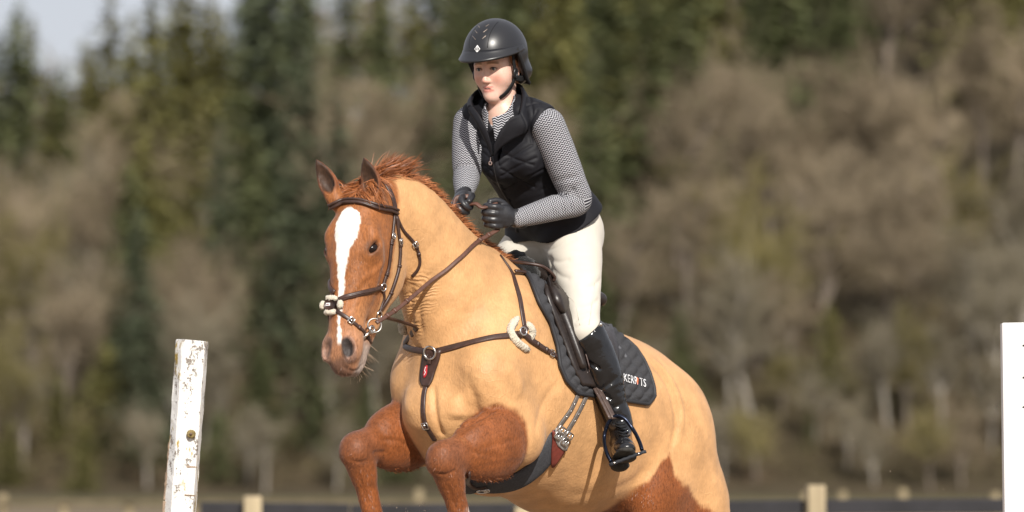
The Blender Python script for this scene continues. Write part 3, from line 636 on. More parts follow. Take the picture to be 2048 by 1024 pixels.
for s in (-1, 1):
    hcut(.008, chain([hd(.582, .064, s * .040), hd(.606, .058, s * .049), hd(.636, .047, s * .048)], [.009, .0185, .007]))        # nostrils
    ec = hd(.236, .038, s * .082); en = unit(.72 * s * HLt + .66 * HN - .05 * HD); A = unit(.62 * HD + .5 * HN); A = unit(A - en * (A @ en)); B = np.cross(en, A) * 1.
    if B @ HD > 0: B = -B
    hu(.03, ell(ec - en * .004, (.044, .037, .031), (A, B, en)))
    hcut(.006, ell(ec + en * .030, (.032, .0165, .024), (A, B, en)))                                                             # eye sockets
    for up in (1, -1):
        hu(.004, chain([ec + A * .032 * math.cos(t) + B * up * (.0165 if up > 0 else .0165) * math.sin(t) + en * (.013 + .012 * math.sin(t)) for t in (3.0, 2.3, 1.57, .8, .1)], [.0045, .006, .0075 if up > 0 else .0055, .006, .0045]))
    hcut(.015, chain([hd(.64, -.03, s * .066), hd(.59, -.042, s * .068), hd(.56, -.046, s * .066)], [.006, .007, .004]))     # mouth line
# ears
EARS = []
for s, tip, base in ((1, pt(726, 313, -.68), pt(747, 386, -.655)), (-1, pt(630, 317, -.60), pt(664, 386, -.615))):
    ax = unit(tip - base); ln = np.linalg.norm(tip - base)
    face = unit(np.array([-.25 if s > 0 else -.35, -.9, .1])); face = unit(face - ax * (face @ ax)); wd = unit(np.cross(ax, face))
    st = [(-.25, .034, .034), (.05, .034, .034), (.3, .038, .030), (.55, .031, .023), (.8, .017, .014), (.97, .005, .005)]
    hu(.02, chain([base + ax * ln * t - face * (.004 + .010 * math.sin(max(t, 0) * 3)) for t, *_ in st], [a for _, a, b in st], [b for *_, b in st], wd))
    st = [(.10, .015, .024), (.3, .028, .027), (.55, .023, .021), (.8, .011, .011), (.92, .004, .006)]
    hcut(.006, chain([base + ax * ln * t + face * (.012 - .004 * math.sin(t * 3)) for t, *_ in st], [a for _, a, b in st], [b for *_, b in st], wd))
    EARS.append((base, ax, face, wd, ln))

hv, hq = surface(horse_ops, .006)
hv = relax(hv, hq, 5)
horse_skin = Skin(hv, hq); hn_ = normals(hv, hq)
def press(px, depth, width, off=0.):   # furrow (or, with depth < 0, ridge) along the surface
    global hv
    s = catmull(np.array(px, float), 6); P = [horse_skin.hit(*p) for p in s]; P = [p[0] for p in P if p is not None]; b = np.full(len(hv), 9.); taper = np.zeros(len(hv))
    P = smooth_rows_(P)
    i = np.nonzero(np.all((hv > np.min(P, 0) - 4 * width) & (hv < np.max(P, 0) + 4 * width), 1))[0]; q = hv[i]; b = np.full(len(i), 9.); tt = np.zeros(len(i)); n_ = len(P) - 1
    for k in range(n_):
        d, t = dist_line(q, P[k], P[k + 1]); m = d < b; b[m] = d[m]; tt[m] = (k + t[m]) / n_
    hv[i] -= hn_[i] * (depth * np.exp(-(b / width) ** 2) * np.clip(np.minimum(tt, 1 - tt) * 5, 0, 1))[:, None]
def smooth_rows_(a):
    a = np.array(a, float)
    for _ in range(3): a[1:-1] = (a[:-2] + 2 * a[1:-1] + a[2:]) / 4
    return a
def dist_line(p, a, b):
    t = np.clip((p - a) @ (b - a) / ((b - a) @ (b - a)), 0, 1); return np.linalg.norm(p - a - t[:, None] * (b - a), axis=1), t
for px, dp, wd in (
    ([(868, 768), (868, 800), (872, 835), (880, 862), (890, 884)], .013, .011),                       # between the breast muscles
    ([(938, 770), (950, 800), (952, 828), (935, 850), (912, 862)], .009, .018), ([(905, 735), (930, 760), (948, 790)], .005, .026),
    ([(905, 790), (915, 815), (915, 840)], -.012, .035), ([(820, 770), (815, 800), (825, 830)], -.008, .03),
    ([(960, 835), (930, 850), (900, 862)], .008, .008), ([(1000, 808), (975, 828), (940, 848)], .010, .010),
    ([(1120, 760), (1090, 800), (1076, 840), (1070, 880)], .005, .016), ([(1055, 760), (1045, 790), (1030, 812)], .004, .02),
    ([(1284, 712), (1310, 735), (1332, 765), (1347, 805), (1352, 845), (1345, 890), (1328, 915)], .007, .014), ([(1298, 712), (1325, 735), (1347, 768), (1362, 810), (1364, 850), (1356, 895)], -.006, .012),
    ([(1120, 985), (1180, 990), (1240, 975), (1290, 945), (1320, 915)], .005, .025),
    ([(870, 420), (890, 470), (900, 540), (890, 610), (870, 660)], .006, .03), ([(812, 640), (830, 690), (845, 700)], .008, .014), ([(826, 560), (822, 610), (826, 660)], .008, .012), ([(840, 580), (838, 630), (846, 675)], .007, .012),
    ([(985, 560), (1000, 620), (995, 680)], .005, .035), ([(1010, 725), (1035, 760), (1050, 800)], -.006, .03),
    ([(950, 902), (1000, 886), (1040, 880)], .003, .010), ([(930, 897), (960, 908), (1000, 912)], .003, .009), ([(960, 932), (1005, 928), (1045, 918)], .002, .010),
    ([(752, 880), (790, 880), (820, 895)], .006, .008), ([(745, 905), (775, 905)], .007, .008), ([(700, 920), (720, 925), (742, 918)], .005, .007), ([(870, 945), (890, 950), (912, 940)], .005, .007),
    ([(862, 900), (880, 895), (900, 905)], -.004, .014), ([(718, 950), (728, 985), (740, 1020)], .004, .007), ([(893, 965), (905, 1000), (916, 1022)], .004, .007),
    ([(745, 545), (725, 575), (705, 600), (698, 640)], .004, .010), ([(770, 520), (748, 545), (722, 560)], -.004, .010), ([(700, 655), (715, 680), (722, 710)], .003, .008),
    ([(680, 725), (700, 742), (722, 735), (736, 712)], .006, .005), ([(672, 640), (668, 670), (666, 700)], .003, .010)):
    press(px, dp, wd)
hv = relax(hv, hq, 1, .4); hn_ = normals(hv, hq); horse_skin = Skin(hv, hq)
hme = mesh_np('horse', hv, hq)
# coat: clipped tan body, unclipped chestnut head and legs, white blaze, one white sock
def sm(x, a, b): t = np.clip((x - a) / (b - a), 0, 1); return t * t * (3 - 2 * t)
def wob(p, sc_, seed=0):               # cheap smooth noise from a few sines
    r = np.random.default_rng(seed); o = np.zeros(len(p))
    for i in range(7):
        k = r.normal(size=3) * sc_ * (1 + .35 * i); o += np.sin(p @ k + r.uniform(0, 6.28)) / (1 + .3 * i)
    return o / 3
q = hv - W; hf, hl, hu_ = q @ F, q @ L, q @ U
q = hv - HO; dd, nn, ll = q @ HD, q @ HN, q @ HLt
n1 = wob(hv, 60, 1); n2 = wob(hv, 160, 2)
tan = np.array([.53, .292, .128]); rust = np.array([.205, .062, .0165]); dark = np.array([.05, .03, .025]); white = np.array([.80, .76, .70])
col = tan * (1 + .07 * wob(hv, 6, 3) + .04 * n1)[:, None]
darker = sm(hu_, -.1, .2)[:, None] * sm(hf, .5, -.2)[:, None]
def paint(c, m):
    global col
    m = np.clip(m, 0, 1)[:, None]; col = col * (1 - m) + np.asarray(c) * m
def dist_line(p, a, b):
    t = np.clip((p - a) @ (b - a) / ((b - a) @ (b - a)), 0, 1); return np.linalg.norm(p - a - t[:, None] * (b - a), axis=1), t
rustv = rust * (1 + .08 * n1 + .08 * n2 + .12 * wob(hv, 12, 5))[:, None]
for (e, k, f, p, w, d, g, pa, pn), near_ in ((FL1, 1), (FL2, 0)):
    d1, t1 = dist_line(hv, e, k); d2, t2 = dist_line(hv, k, f); d3, t3 = dist_line(hv, f, p + (p - f) * .7)
    lim = .165 + (.085 - .165) * t1
    up = -(hv - e) @ unit(np.array([0, 0, 1.]) - d * d[2])
    m = np.maximum(sm(pa.ev(hv, .1) + .005 * n1 + .003 * n2, .028, .004) * sm((hv - e) @ d, .02, .05) , np.maximum(sm(d2, .10, .085), sm(d3, .12, .1)))
    paint(rustv, m)
    dusk = np.maximum(sm(np.linalg.norm(hv - k, axis=1), .11, .04) * .45, 0)
    paint(np.array([.16, .066, .038]) * (1 + .2 * n2)[:, None], dusk)
    if f is FL1[2]: paint(white * .9, sm(d3, .1, .09) * 1.0 + sm(t2 + .05 * n2, .62, .72) * sm(d2, .1, .09))
    hoof = (hv - p) @ unit(p - f); paint([.12, .10, .09], sm(hoof, -.005, .01) * sm(d3, .12, .1))
bl = [flu(horse_skin.hit(x, y)[0]) for x, y in ((1300, 960), (1322, 925), (1338, 908), (1350, 950), (1380, 985), (1418, 1022), (1440, 1040))]; bl.sort(key=lambda b: -b[0])
fb = [b[0] for b in bl][::-1]; ub = [b[2] for b in bl][::-1]
ubf = np.interp(hf, fb, ub); ubf = np.where(hf > fb[-1], ub[-1] - (hf - fb[-1]) * 1.2, ubf)
paint(rustv, sm(hu_ + .009 * n1 + .006 * n2, ubf + .016, ubf - .014) * sm(hf, -.68, -.74))
for st, hk, ft in HL:
    paint([.12, .10, .09], sm(np.linalg.norm(hv - np.array([ft[0] - .09, ft[1] - .1, .03]), axis=1), .1, .07) * sm(hv[:, 2], .09, .07))
# head
nb = np.interp(dd, [-.1, 0, .10, .36, .45, .55, .75], [-.07, -.075, -.085, -.10, -.075, -.12, -.3])
onhead = sm(dd, -.10, -.04) * sm(hf, .50, .56)
rh = rust * np.array([1.30, 1.52, 1.65]) * (1 + .07 * n1 + .07 * n2)[:, None]
paint(rh, onhead * sm(nn + .01 * n1, nb - .014, nb + .014) * sm(dd, .80, .75))
paint([.42, .20, .085], onhead * sm(dd, .33, .52) * sm(nn, .09, .02) * .7 * (dd < .66))          # paler muzzle
paint([.36, .175, .095], onhead * sm(dd, .47, .58) * .7)
paint([.085, .045, .032], onhead * sm(dd + .015 * n1, .628, .655) * sm(np.abs(ll), .055, .03) * .8)                 # dark lips
paint([.30, .25, .22], onhead * sm(dd, .52, .58) * sm(nn, .0, -.03) * .85)                        # grey chin
for s in (-1, 1):
    dn_ = np.minimum(dist_line(hv, hd(.585, .066, s * .044), hd(.608, .062, s * .055))[0], dist_line(hv, hd(.608, .062, s * .055), hd(.638, .048, s * .052))[0])
    paint([.20, .125, .10], sm(dn_, .032, .018) * onhead * .7); dk_ = dist_line(hv, hd(.585, .052, s * .034), hd(.615, .044, s * .038))[0]; paint([.03, .022, .02], sm(dk_, .026, .016) * onhead * (1 if s > 0 else .3))
    paint([.075, .035, .022], sm(np.linalg.norm(hv - hd(.236, .054, s * .096), axis=1), .040, .020) * onhead * .6)
bw = np.interp(dd, [.085, .11, .15, .19, .25, .33, .42, .50, .56, .60], [0, .034, .050, .050, .030, .017, .011, .006, .006, 0.003])
bc = np.interp(dd, [.1, .3, .45, .6], [.002, -.002, .006, .010])
paint(white, onhead * sm(np.abs(ll - bc) + .005 * n2 + .004 * n1, bw + .0025, bw - .0025) * sm(nn, .03, .05) * sm(dd, .085, .1) * sm(dd, .60, .58))
for base, ax, face, wd, ln in EARS:
    q = hv - base; t = q @ ax / ln; r = np.linalg.norm(q - np.outer(t * ln, ax), axis=1); m = sm(r, .075, .06) * sm(t, -.05, .12) * (t < 1.2)
    paint(rust * .9, m)
    fr = sm(hn_ @ face, .15, .55) * sm(r, .038, .020)
    paint([.045, .022, .012], m * fr)
    paint([.03, .015, .01], m * sm(t, .9, 1.0))
attr_col(hme, 'coat', np.clip(col, 0, 1))
tp0, tp1 = horse_skin.hit(842, 575)[0], horse_skin.hit(818, 690)[0]; throat = sm(dist_line(hv, tp0, tp1)[0], .085, .02)
attr_vec(hme, 'body', np.stack([hf, hl, hu_], 1))
attr_vec(hme, 'zones', np.stack([throat, sm(col[:, 0], .30, .42), n1], 1))
# ------------------------------------------------------------------ the rider
RF = unit(np.array([-.50, -.866, 0])); RL = np.array([.866, -.50, 0])       # where the chest faces, and her left
nshoulder = pt(1095, 252, -.10); nelbow = pt(1156, 402, -.06); nwrist = pt(1036, 437, -.17)
fshoulder = pt(942, 246, .07); felbow = pt(934, 348, -.01); fwrist = pt(928, 385, -.10)
torso_st = [(1134, 500, .25, .135, .11), (1126, 462, .22, .160, .122), (1098, 412, .165, .146, .118), (1062, 352, .10, .146, .112), (1036, 300, .05, .158, .122), (1020, 262, .02, .155, .10), (1010, 240, .0, .12, .08)]
def torso(dr, a=0, b=7, m=5): st = torso_st[a:b]; return chain([pt(x, y, d) for x, y, d, *_ in st], [w + dr for *_, w, h in st], [h + dr for *_, w, h in st], RL, m)
def limb(pts, r, dr=0, rb=None, w=None, m=5): return chain(pts, np.array(r) + dr, None if rb is None else np.array(rb) + dr, w, m)
def lerp(a, b, t): return a + (b - a) * t
nk = hs(1170, 660, .30); na = hs(1240, 850, .365)
kf = flu(nk); af = flu(na); fk = hb(kf[0], -kf[1], kf[2]); fa = hb(af[0], -af[1], af[2])
nhip = pt(1143, 462, .14); fhip = pt(1080, 470, .30)
def arm(s, dr): 
    a, b, c = (nshoulder, nelbow, nwrist) if s > 0 else (fshoulder, felbow, fwrist)
    return limb([a, lerp(a, b, .35), lerp(a, b, .75), b, lerp(b, c, .3), lerp(b, c, .7), c], [.067, .066, .060, .051, .050, .042, .034], dr)
def thigh(s, dr):
    h, k = (nhip, nk) if s > 0 else (fhip, fk)
    o = np.array([0, 0, 0.])
    return limb([h, lerp(h, k, .25), lerp(h, k, .55), lerp(h, k, .85), k], [.105, .104, .083, .064, .056], dr)
def calf(s, dr):
    k, a = (nk, na) if s > 0 else (fk, fa); d = unit(a - k); bk = -F * .012
    return limb([k + d * .01, lerp(k, a, .25) + bk, lerp(k, a, .5) + bk, lerp(k, a, .8), a], [.060, .067, .063, .048, .043], dr)
# head frame
qh = R(12); hfw = unit(np.array([-.50 * math.cos(qh), -.866 * math.cos(qh), -math.sin(qh)])); hlf = np.array([.866, -.50, 0]); hup = np.cross(hfw, hlf)
if hup[2] < 0: hup = -hup
RH = pt(994, 133, -.045)
def rh_(f, u, l=0): return RH + f * hfw + (u if u > 0 else u * .9) * hup + l * hlf
def head_ops():
    o = []
    def u(k, p): o.append(('u', k, p))
    def c(k, p): o.append(('s', k, p))
    u(0, ell(rh_(-.012, .03), (.096, .071, .098), (hfw, hlf, hup)))
    u(.03, chain([rh_(.042, .02), rh_(.040, -.03), rh_(.042, -.07), rh_(.049, -.106)], [.060, .051, .037, .018], [.042, .042, .038, .022], hlf))
    for s in (-1, 1):
        u(.045, chain([rh_(-.012, -.040, s * .050), rh_(.02, -.080, s * .036), rh_(.058, -.112, s * .010)], [.016, .014, .014]))
        u(.05, ell(rh_(.050, -.034, s * .038), (.022, .022, .026), (hfw, hlf, hup)))
        u(.015, chain([rh_(.076, .016, s * .012), rh_(.074, .019, s * .032), rh_(.058, .014, s * .052)], [.008, .009, .008]))
        c(.014, ell(rh_(.089, .0, s * .030), (.013, .019, .013), (hfw, hlf, hup)))
        u(.004, ell(rh_(.068, -.001, s * .031), (.0135, .0145, .0135), (hfw, hlf, hup)))
        u(.004, chain([rh_(.078, .0, s * .017), rh_(.0825, .0065, s * .027), rh_(.080, .006, s * .038), rh_(.071, .0, s * .047)], [.003, .0035, .0035, .003]))
        u(.004, chain([rh_(.077, -.003, s * .019), rh_(.0805, -.0085, s * .030), rh_(.074, -.005, s * .045)], [.0025, .003, .0025]))
        u(.008, ell(rh_(.092, -.050, s * .0105), (.010, .0065, .0062), (hfw, hlf, hup)))
        u(.006, ell(rh_(-.018, -.018, s * .074), (.018, .009, .030), (unit(hfw + .2 * s * hlf), unit(hlf - .2 * s * hfw), hup)))
        c(.006, ell(rh_(-.012, -.014, s * .083), (.009, .006, .016), (hfw, hlf, hup)))
    u(.014, chain([rh_(.084, .006), rh_(.094, -.020), rh_(.103, -.043)], [.0066, .0068, .0080]))
    u(.008, ell(rh_(.097, -.047), (.011, .009, .0075), (hfw, hlf, hup)))
    u(.010, chain([rh_(.067, -.080, .025), rh_(.083, -.0745, .008), rh_(.0845, -.0755, 0), rh_(.083, -.0745, -.008), rh_(.067, -.080, -.025)], [.0035, .0052, .005, .0052, .0035]))
    u(.010, chain([rh_(.066, -.083, .023), rh_(.080, -.089, .007), rh_(.080, -.089, -.007), rh_(.066, -.083, -.023)], [.0035, .0066, .0066, .0035]))
    c(.004, chain([rh_(.080, -.0815, .015), rh_(.0895, -.0815, 0), rh_(.080, -.0815, -.015)], [.001, .0022, .001]))
    u(.015, ell(rh_(.068, -.116), (.016, .018, .014), (hfw, hlf, hup)))
    return o
def hand_ops(wrist, a, b, side, dr=0., k=.006, rein=None):
    """a: along the forearm, b: towards the thumb, side: +1 left hand"""
    a = unit(a); b = unit(b - a * (b @ a)); c = side * np.cross(b, a); o = []
    def g(x, y, z): return wrist + a * x + b * y + c * z
    def u(kk, p): o.append(('u', kk, p))
    u(0, chain([g(-.03, 0, 0), g(.01, 0, 0), g(.035, .001, 0)], [.030 + dr, .030 + dr, .036 + dr], [.025 + dr, .022 + dr, .020 + dr], b))
    u(.02, chain([g(.03, .004, .002), g(.07, .006, .004)], [.040 + dr, .043 + dr], [.019 + dr, .017 + dr], b))
    for j, y in enumerate((.036, .012, -.012, -.034)):
        ln = (.94, 1., .95, .80)[j]; r = (.0118, .0122, .0115, .0105)[j] + dr; z0 = .006; x0 = .085 + (.0, .003, .0, -.007)[j]
        u(k, chain([g(x0 - .022, y, z0), g(x0, y, z0 + .001), g(x0 + .022 * ln, y * .98, z0 - .014), g(x0 + .022 * ln, y * .97, z0 - .034), g(x0 + .004, y * .96, z0 - .048 * ln), g(x0 - .022, y * .95, z0 - .040)], [r * .95, r * 1.08, r, r, r * .95, r * .88], None, None, 3))
    u(.008, chain([g(.012, .026, -.012), g(.042, .050, -.018), g(.068, .058, -.018), g(.095, .054, -.018)], [.016 + dr, .0145 + dr, .0125 + dr, .0105 + dr], None, None, 3))
    return o, g
na_dir = pt(968, 432, -.245) - nwrist; nb_dir = np.array([-.10, -.25, 1.])
fa_dir = pt(914, 412, -.20) - fwrist; fb_dir = np.array([.45, -.35, .45])
HANDN = pt(1026, 436, -.178); HANDF = pt(924, 393, -.125)
hn_ops, gn = hand_ops(HANDN, na_dir, nb_dir, 1); hf_ops, gf = hand_ops(HANDF, fa_dir, fb_dir, -1)
def foot_ops(s, dr=0., sole=False):
    k, a = (nk, na) if s > 0 else (fk, fa)
    fd = unit(np.array([.06, -.96, .16])) if s > 0 else unit(np.array([-.75, -.65, .10]))
    lat = unit(np.cross(fd, [0, 0, 1.])); up = np.cross(lat, fd)
    def g(f, u_, l=0): return a + (fd * f + up * u_ + lat * l) * 1.2
    o = [('u', .02, chain([g(0, .03), g(.005, -.02), g(.02, -.055)], [.037 + dr, .036 + dr, .038 + dr], [.042 + dr, .048 + dr, .05 + dr], lat)),
         ('u', .03, chain([g(-.035, -.09), g(.03, -.092), g(.10, -.098), g(.155, -.102), g(.185, -.104)], [.033 + dr, .034 + dr, .042 + dr, .042 + dr, .034 + dr], [.033 + dr, .042 + dr, .032 + dr, .025 + dr, .021 + dr], lat)),
         ('u', .03, chain([g(.02, -.045), g(.11, -.085)], [.033 + dr, .034 + dr], None, lat))]
    if sole:
        o += [('u', .004, chain([g(.06, -.124), g(.12, -.127), g(.17, -.122), g(.20, -.115)], [.040, .045, .042, .028], [.008] * 4, lat)),
              ('u', .004, chain([g(-.045, -.128), g(-.005, -.130)], [.034, .035], [.017, .016], lat))]
    return o, g, fd, lat, up
# the body itself: one surface from head to hands and feet, dressed below
body_ops = head_ops()
def bu(k, p): body_ops.append(('u', k, p))
bu(.02, chain([rh_(-.025, -.05), rh_(-.025, -.09), pt(1004, 218, -.015), pt(1012, 245, .0)], [.052, .05, .055, .08], [.056, .053, .056, .07], RL))
bu(.03, torso(-.018))
for s in (-1, 1):
    bu(.03, arm(s, -.018)); bu(.03, thigh(s, -.018)); bu(.02, calf(s, -.016))
    for kd, k, p in foot_ops(s, -.014)[0]: bu(k, p)
body_ops += hand_ops(HANDN, na_dir, nb_dir, 1, -.003)[0] + hand_ops(HANDF, fa_dir, fb_dir, -1, -.003)[0]
bv, bq = surface(body_ops, .0034); bv = relax(bv, bq, 2, .4)
bme = mesh_np('person', bv, bq)
q = bv - RH; a_, u_, l_ = q @ hfw, q @ hup, q @ hlf; u_ = np.where(u_ < 0, u_ / .9, u_)
skin = np.array([.70, .45, .36]) * np.ones((len(bv), 1))
def tint(c, m):
    global skin
    m = np.clip(m, 0, 1)[:, None]; skin = skin * (1 - m) + np.array(c) * m
for s in (-1, 1):
    tint([.62, .23, .17], np.exp(-(((l_ - s * .042) / .020) ** 2 + ((u_ + .045) / .022) ** 2)) * (a_ > .02) * .55)
    tint([.10, .05, .035], sm(np.linalg.norm(np.stack([(l_ - s * .031) / 1.5, (u_ - .0005) / .62, (a_ - .075) * .5], 1), axis=1), .0125, .0105) * .65 * (a_ > .05))
    tint([.24, .13, .07], sm(np.abs(u_ - .020 - .004 * np.sin(np.abs(l_) * 60)), .006, .003) * sm(np.abs(l_ - s * .032), .024, .018) * (a_ > .04) * .8)   # eyebrows
tint([.60, .24, .18], np.exp(-((l_ / .014) ** 2 + ((u_ + .045) / .014) ** 2)) * (a_ > .085) * .5)
lipm = sm(np.abs(l_), .027, .021) * (a_ > .05)
lw = np.sqrt(np.clip(1 - (l_ / .026) ** 2, 0, 1)); tint([.50, .17, .14], lipm * np.maximum(sm(np.abs(u_ + .0745), .0062 * lw + .001, .003 * lw), sm(np.abs(u_ + .0890), .0085 * lw + .001, .004 * lw)) * (lw > 0) * .8)
tint([.16, .04, .035], sm(np.abs(l_), .018, .012) * (a_ > .05) * sm(np.abs(u_ + .0815), .0034 , .0014)); tint([.55, .50, .46], sm(np.abs(l_), .0125, .008) * (a_ > .05) * sm(np.abs(u_ + .0803), .0020 , .0010) * .7)
attr_col(bme, 'skin', skin)
person = link('person', bme, M('skin', attr='skin', rough=.45, spec=.4, var=(60, .06), sub=.12, bump=(300, .08, .002)))
person.location = (0, 0, 0)
def garment(name, ops, h, mat, it=2, lam=.4, parent=None):
    v, Q = surface(ops, h); v = relax(v, Q, it, lam); me = mesh_np(name, v, Q)
    return link(name, me, mat, parent if parent is not None else person), v, Q
def ops_of(*ps): return [('u', k, p) for k, p in ps]
# shirt: knitted black and white zigzag
m_knit, N = newmat('knit', .85, .2)
uv = N.n('Attribute', attribute_name='weave').outputs['Vector']; xyz = N.n('SeparateXYZ', Vector=uv)
zz = N.math('ABSOLUTE', N.math('SUBTRACT', N.math('FRACT', N.math('MULTIPLY', xyz.outputs[0], 1 / .0125)), .5))
ph = N.math('FRACT', N.math('ADD', N.math('MULTIPLY', xyz.outputs[1], 1 / .0095), N.math('MULTIPLY', zz, 1.6)))
st = N.n('MapRange', i0=N.math('ABSOLUTE', N.math('SUBTRACT', ph, .5)), i1=.18, i2=.24).outputs[0]
fl = N.n('TexNoise', Vector=N.n('TexCoord').outputs['Object'], Scale=180.).outputs['Fac']
N.to(N.mix(st, (.44, .44, .47), (.008, .008, .012)), 'Base Color')
N.to(N.n('Bump', Strength=.4, Distance=.002, Height=N.math('ADD', st, fl)).outputs[0], 'Normal')
collar_c = pt(1003, 222, -.02)
sh_ops = ops_of((0, arm(1, 0)), (0, arm(-1, 0)), (.04, torso(-.004, 3)), (.02, chain([pt(1008, 238, -.006), pt(1010, 250, 0)], [.080, .10], [.068, .075], RL)))
# sleeve folds at the elbow
for i, (t, dx) in enumerate(((.74, .0), (.86, .01), (.96, .0))):
    c = lerp(nshoulder, nelbow, t); sh_ops.append(('s', .02, chain([c + np.array([-.075, -.03, -.012 + .01 * i]), c + np.array([-.03, -.065, .0]), c + np.array([.02, -.06, .012])], [.006, .005, .002])))
for i, t in enumerate((.12, .26, .42)):
    c = lerp(nelbow, nwrist, t); sh_ops.append(('s', .018, chain([c + np.array([.01, -.04, .045]), c + np.array([-.005, -.058, .01]), c + np.array([.0, -.05, -.025])], [.005, .004, .002])))
sh_ops.append(('s', .012, chain([pt(1006, 232, -.02), pt(998, 215, -.05), pt(994, 190, -.05)], [.054, .060, .066], [.058, .066, .07], RL)))
shirt, v, Q = garment('shirt', sh_ops, .0035, m_knit)
uvw = np.zeros((len(v), 3))
def armuv(a, b, c):
    d1, t1 = dist_line(v, a, b); d2, t2 = dist_line(v, b, c); L1 = np.linalg.norm(b - a); L2 = np.linalg.norm(c - b)
    u1 = (v - a) @ unit(b - a); u2 = (v - b) @ unit(c - b); s = np.where(d1 < d2, np.minimum(u1, L1), L1 + np.maximum(u2, 0)); ax = np.where((d1 < d2)[:, None], unit(b - a), unit(c - b)); ctr = np.where((d1 < d2)[:, None], a + t1[:, None] * (b - a), b + t2[:, None] * (c - b))
    e1 = unit(np.cross(ax, [.3, 1, .1])); e2 = np.cross(ax, e1); q = v - ctr
    ang = np.arctan2((q * e2).sum(1), (q * e1).sum(1)); return np.minimum(d1, d2), s, ang * .052
dn, sn, an = armuv(nshoulder, nelbow, nwrist); df, sf, af_ = armuv(fshoulder, felbow, fwrist)
q = v - collar_c
uvw[:, 0] = np.where(dn < .10, an, np.where(df < .09, af_, q @ RL)); uvw[:, 1] = np.where(dn < .10, sn, np.where(df < .09, sf, q[:, 2]))
attr_vec(shirt.data, 'weave', uvw)
# breeches
m_breech = M('breeches_cloth', (.55, .515, .45), .75, .25, var=(9, .04), bump=(350, .15, .001), sheen=.1)
br_ops = ops_of((0, torso(.0, 0, 3)), (.05, thigh(1, 0)), (.05, thigh(-1, 0)), (.03, calf(1, -.008)), (.03, calf(-1, -.008)))
for a, b, c in (((1040, 478, .05), (1075, 492, .04), (1100, 490, .05)), ((1082, 500, .06), (1098, 520, .05), (1110, 545, .06)), ((1150, 452, .05), (1180, 440, .09), (1200, 432, .12))):
    br_ops.append(('s', .02, chain([pt(*a) + [0, -.02, 0], pt(*b) + [0, -.02, 0], pt(*c) + [0, -.02, 0]], [.004, .006, .003])))
breeches, _, _ = garment('breeches', br_ops, .0045, m_breech, 12, .5)
# boots
m_boot = M('boot_leather', (.008, .008, .009), .17, .6, var=(20, .3), bump=(20, .38, .010))
m_sole = M('boot_sole', (.03, .028, .025), .8, .3, var=(60, .5), bump=(120, .5, .003))
FEET = {}
for s in (1, -1):
    o, g, fd, lat, up = foot_ops(s, 0, False); FEET[s] = (g, fd, lat, up)
    k, a = (nk, na) if s > 0 else (fk, fa); d = unit(a - k)
    c_ = [('u', 0, calf(s, .006)), ('u', .02, chain([k - d * .05 + F * .0, k + d * .03], [.062, .066]))] + o
    tilt = unit(np.array([-.60, -.25, .77])) if s > 0 else unit(-d)
    c_.append(('x', 0, None))
    p = Prim(); cc = pt(1171, 664, k[1]) if s > 0 else k - d * .0 ; p.lo = cc - .2; p.hi = cc + .2; p.ev = (lambda cc, tilt: (lambda x, pad: ((x - cc) @ tilt).astype(np.float32)))(cc, tilt); c_[-1] = ('x', 0, p)
    for i, (t, w_, x0_, x1_) in enumerate(((.38, 1.5, -.05, .02), (.55, -2.2, -.01, .06), (.66, 2.4, -.06, .01), (.80, -1.6, -.02, .05), (.88, 2., -.05, .0), (.95, -1.2, -.03, .05))):
        c = lerp(k, a, t); c_.append(('s', .016, chain([c + np.array([x0_, -.05, .012 * w_]), c + np.array([(x0_ + x1_) / 2, -.070 + .022 * t, .0]), c + np.array([x1_, -.045, -.010 * w_])], [.001, .0022, .001])))
    boot, _, _ = garment('boot', c_, .004, m_boot)
    so, _, _ = garment('boot_sole', [('u', .004, chain([g(.06, -.124), g(.12, -.127), g(.17, -.122), g(.20, -.112)], [.040, .046, .043, .028], [.009] * 4, lat)), ('u', .004, chain([g(-.045, -.124), g(-.005, -.127)], [.034, .035], [.020, .018], lat)), ('u', .01, chain([g(-.03, -.108), g(.1, -.116)], [.034, .04], [.012, .012], lat))], .004, m_sole, 1, .4, boot)
# gloves
m_glove = M('glove_leather', (.020, .020, .023), .38, .5, var=(90, .25), bump=(160, .25, .002))
for hops, g in ((hn_ops, gn), (hf_ops, gf)):
    glove, v, Q = garment('glove', hops + [('u', .004, chain([g(-.040, 0, 0), g(-.012, 0, 0)], [.037, .035], [.032, .029], unit(g(0, 1, 0) - g(0, 0, 0))))], .0028, m_glove, 2)
    a, b, c = g(1, 0, 0) - g(0, 0, 0), g(0, 1, 0) - g(0, 0, 0), g(0, 0, 1) - g(0, 0, 0)
# vest
m_vest, N = newmat('vest_quilt', .65, .25)
qa = N.n('Attribute', attribute_name='quilt').outputs['Vector']; qx = N.n('SeparateXYZ', Vector=qa)
hgt = qx.outputs[2]
nz = N.n('TexNoise', Vector=N.n('TexCoord').outputs['Object'], Scale=45., Detail=4.).outputs['Fac']
N.to(N.n('Bump', Strength=.3, Distance=.004, Height=nz).outputs[0], 'Normal')
N.bsdf().inputs['Base Color'].default_value = (.009, .009, .012, 1)
v_ops = ops_of((0, torso(.012, 1)), )
for s in (-1, 1):
    a = nshoulder if s > 0 else fshoulder
    v_ops.append(('u', .03, chain([pt(1012, 234, .01), lerp(pt(1012, 234, .01), a, .5) + [0, 0, .018], lerp(pt(1012, 238, .01), a, .82) + [0, 0, .016]], [.078, .074, .070])))
for h_, x_ in ((nhip, pt(1122, 405, .11)), (fhip, pt(1070, 405, .24))): v_ops.append(('u', .03, chain([h_ + [0, 0, -.02], h_ + [0, 0, .03], x_], [.136, .134, .112])))
v_ops.append(('u', .03, ell(pt(1004, 322, -.02), (.075, .075, .085))))
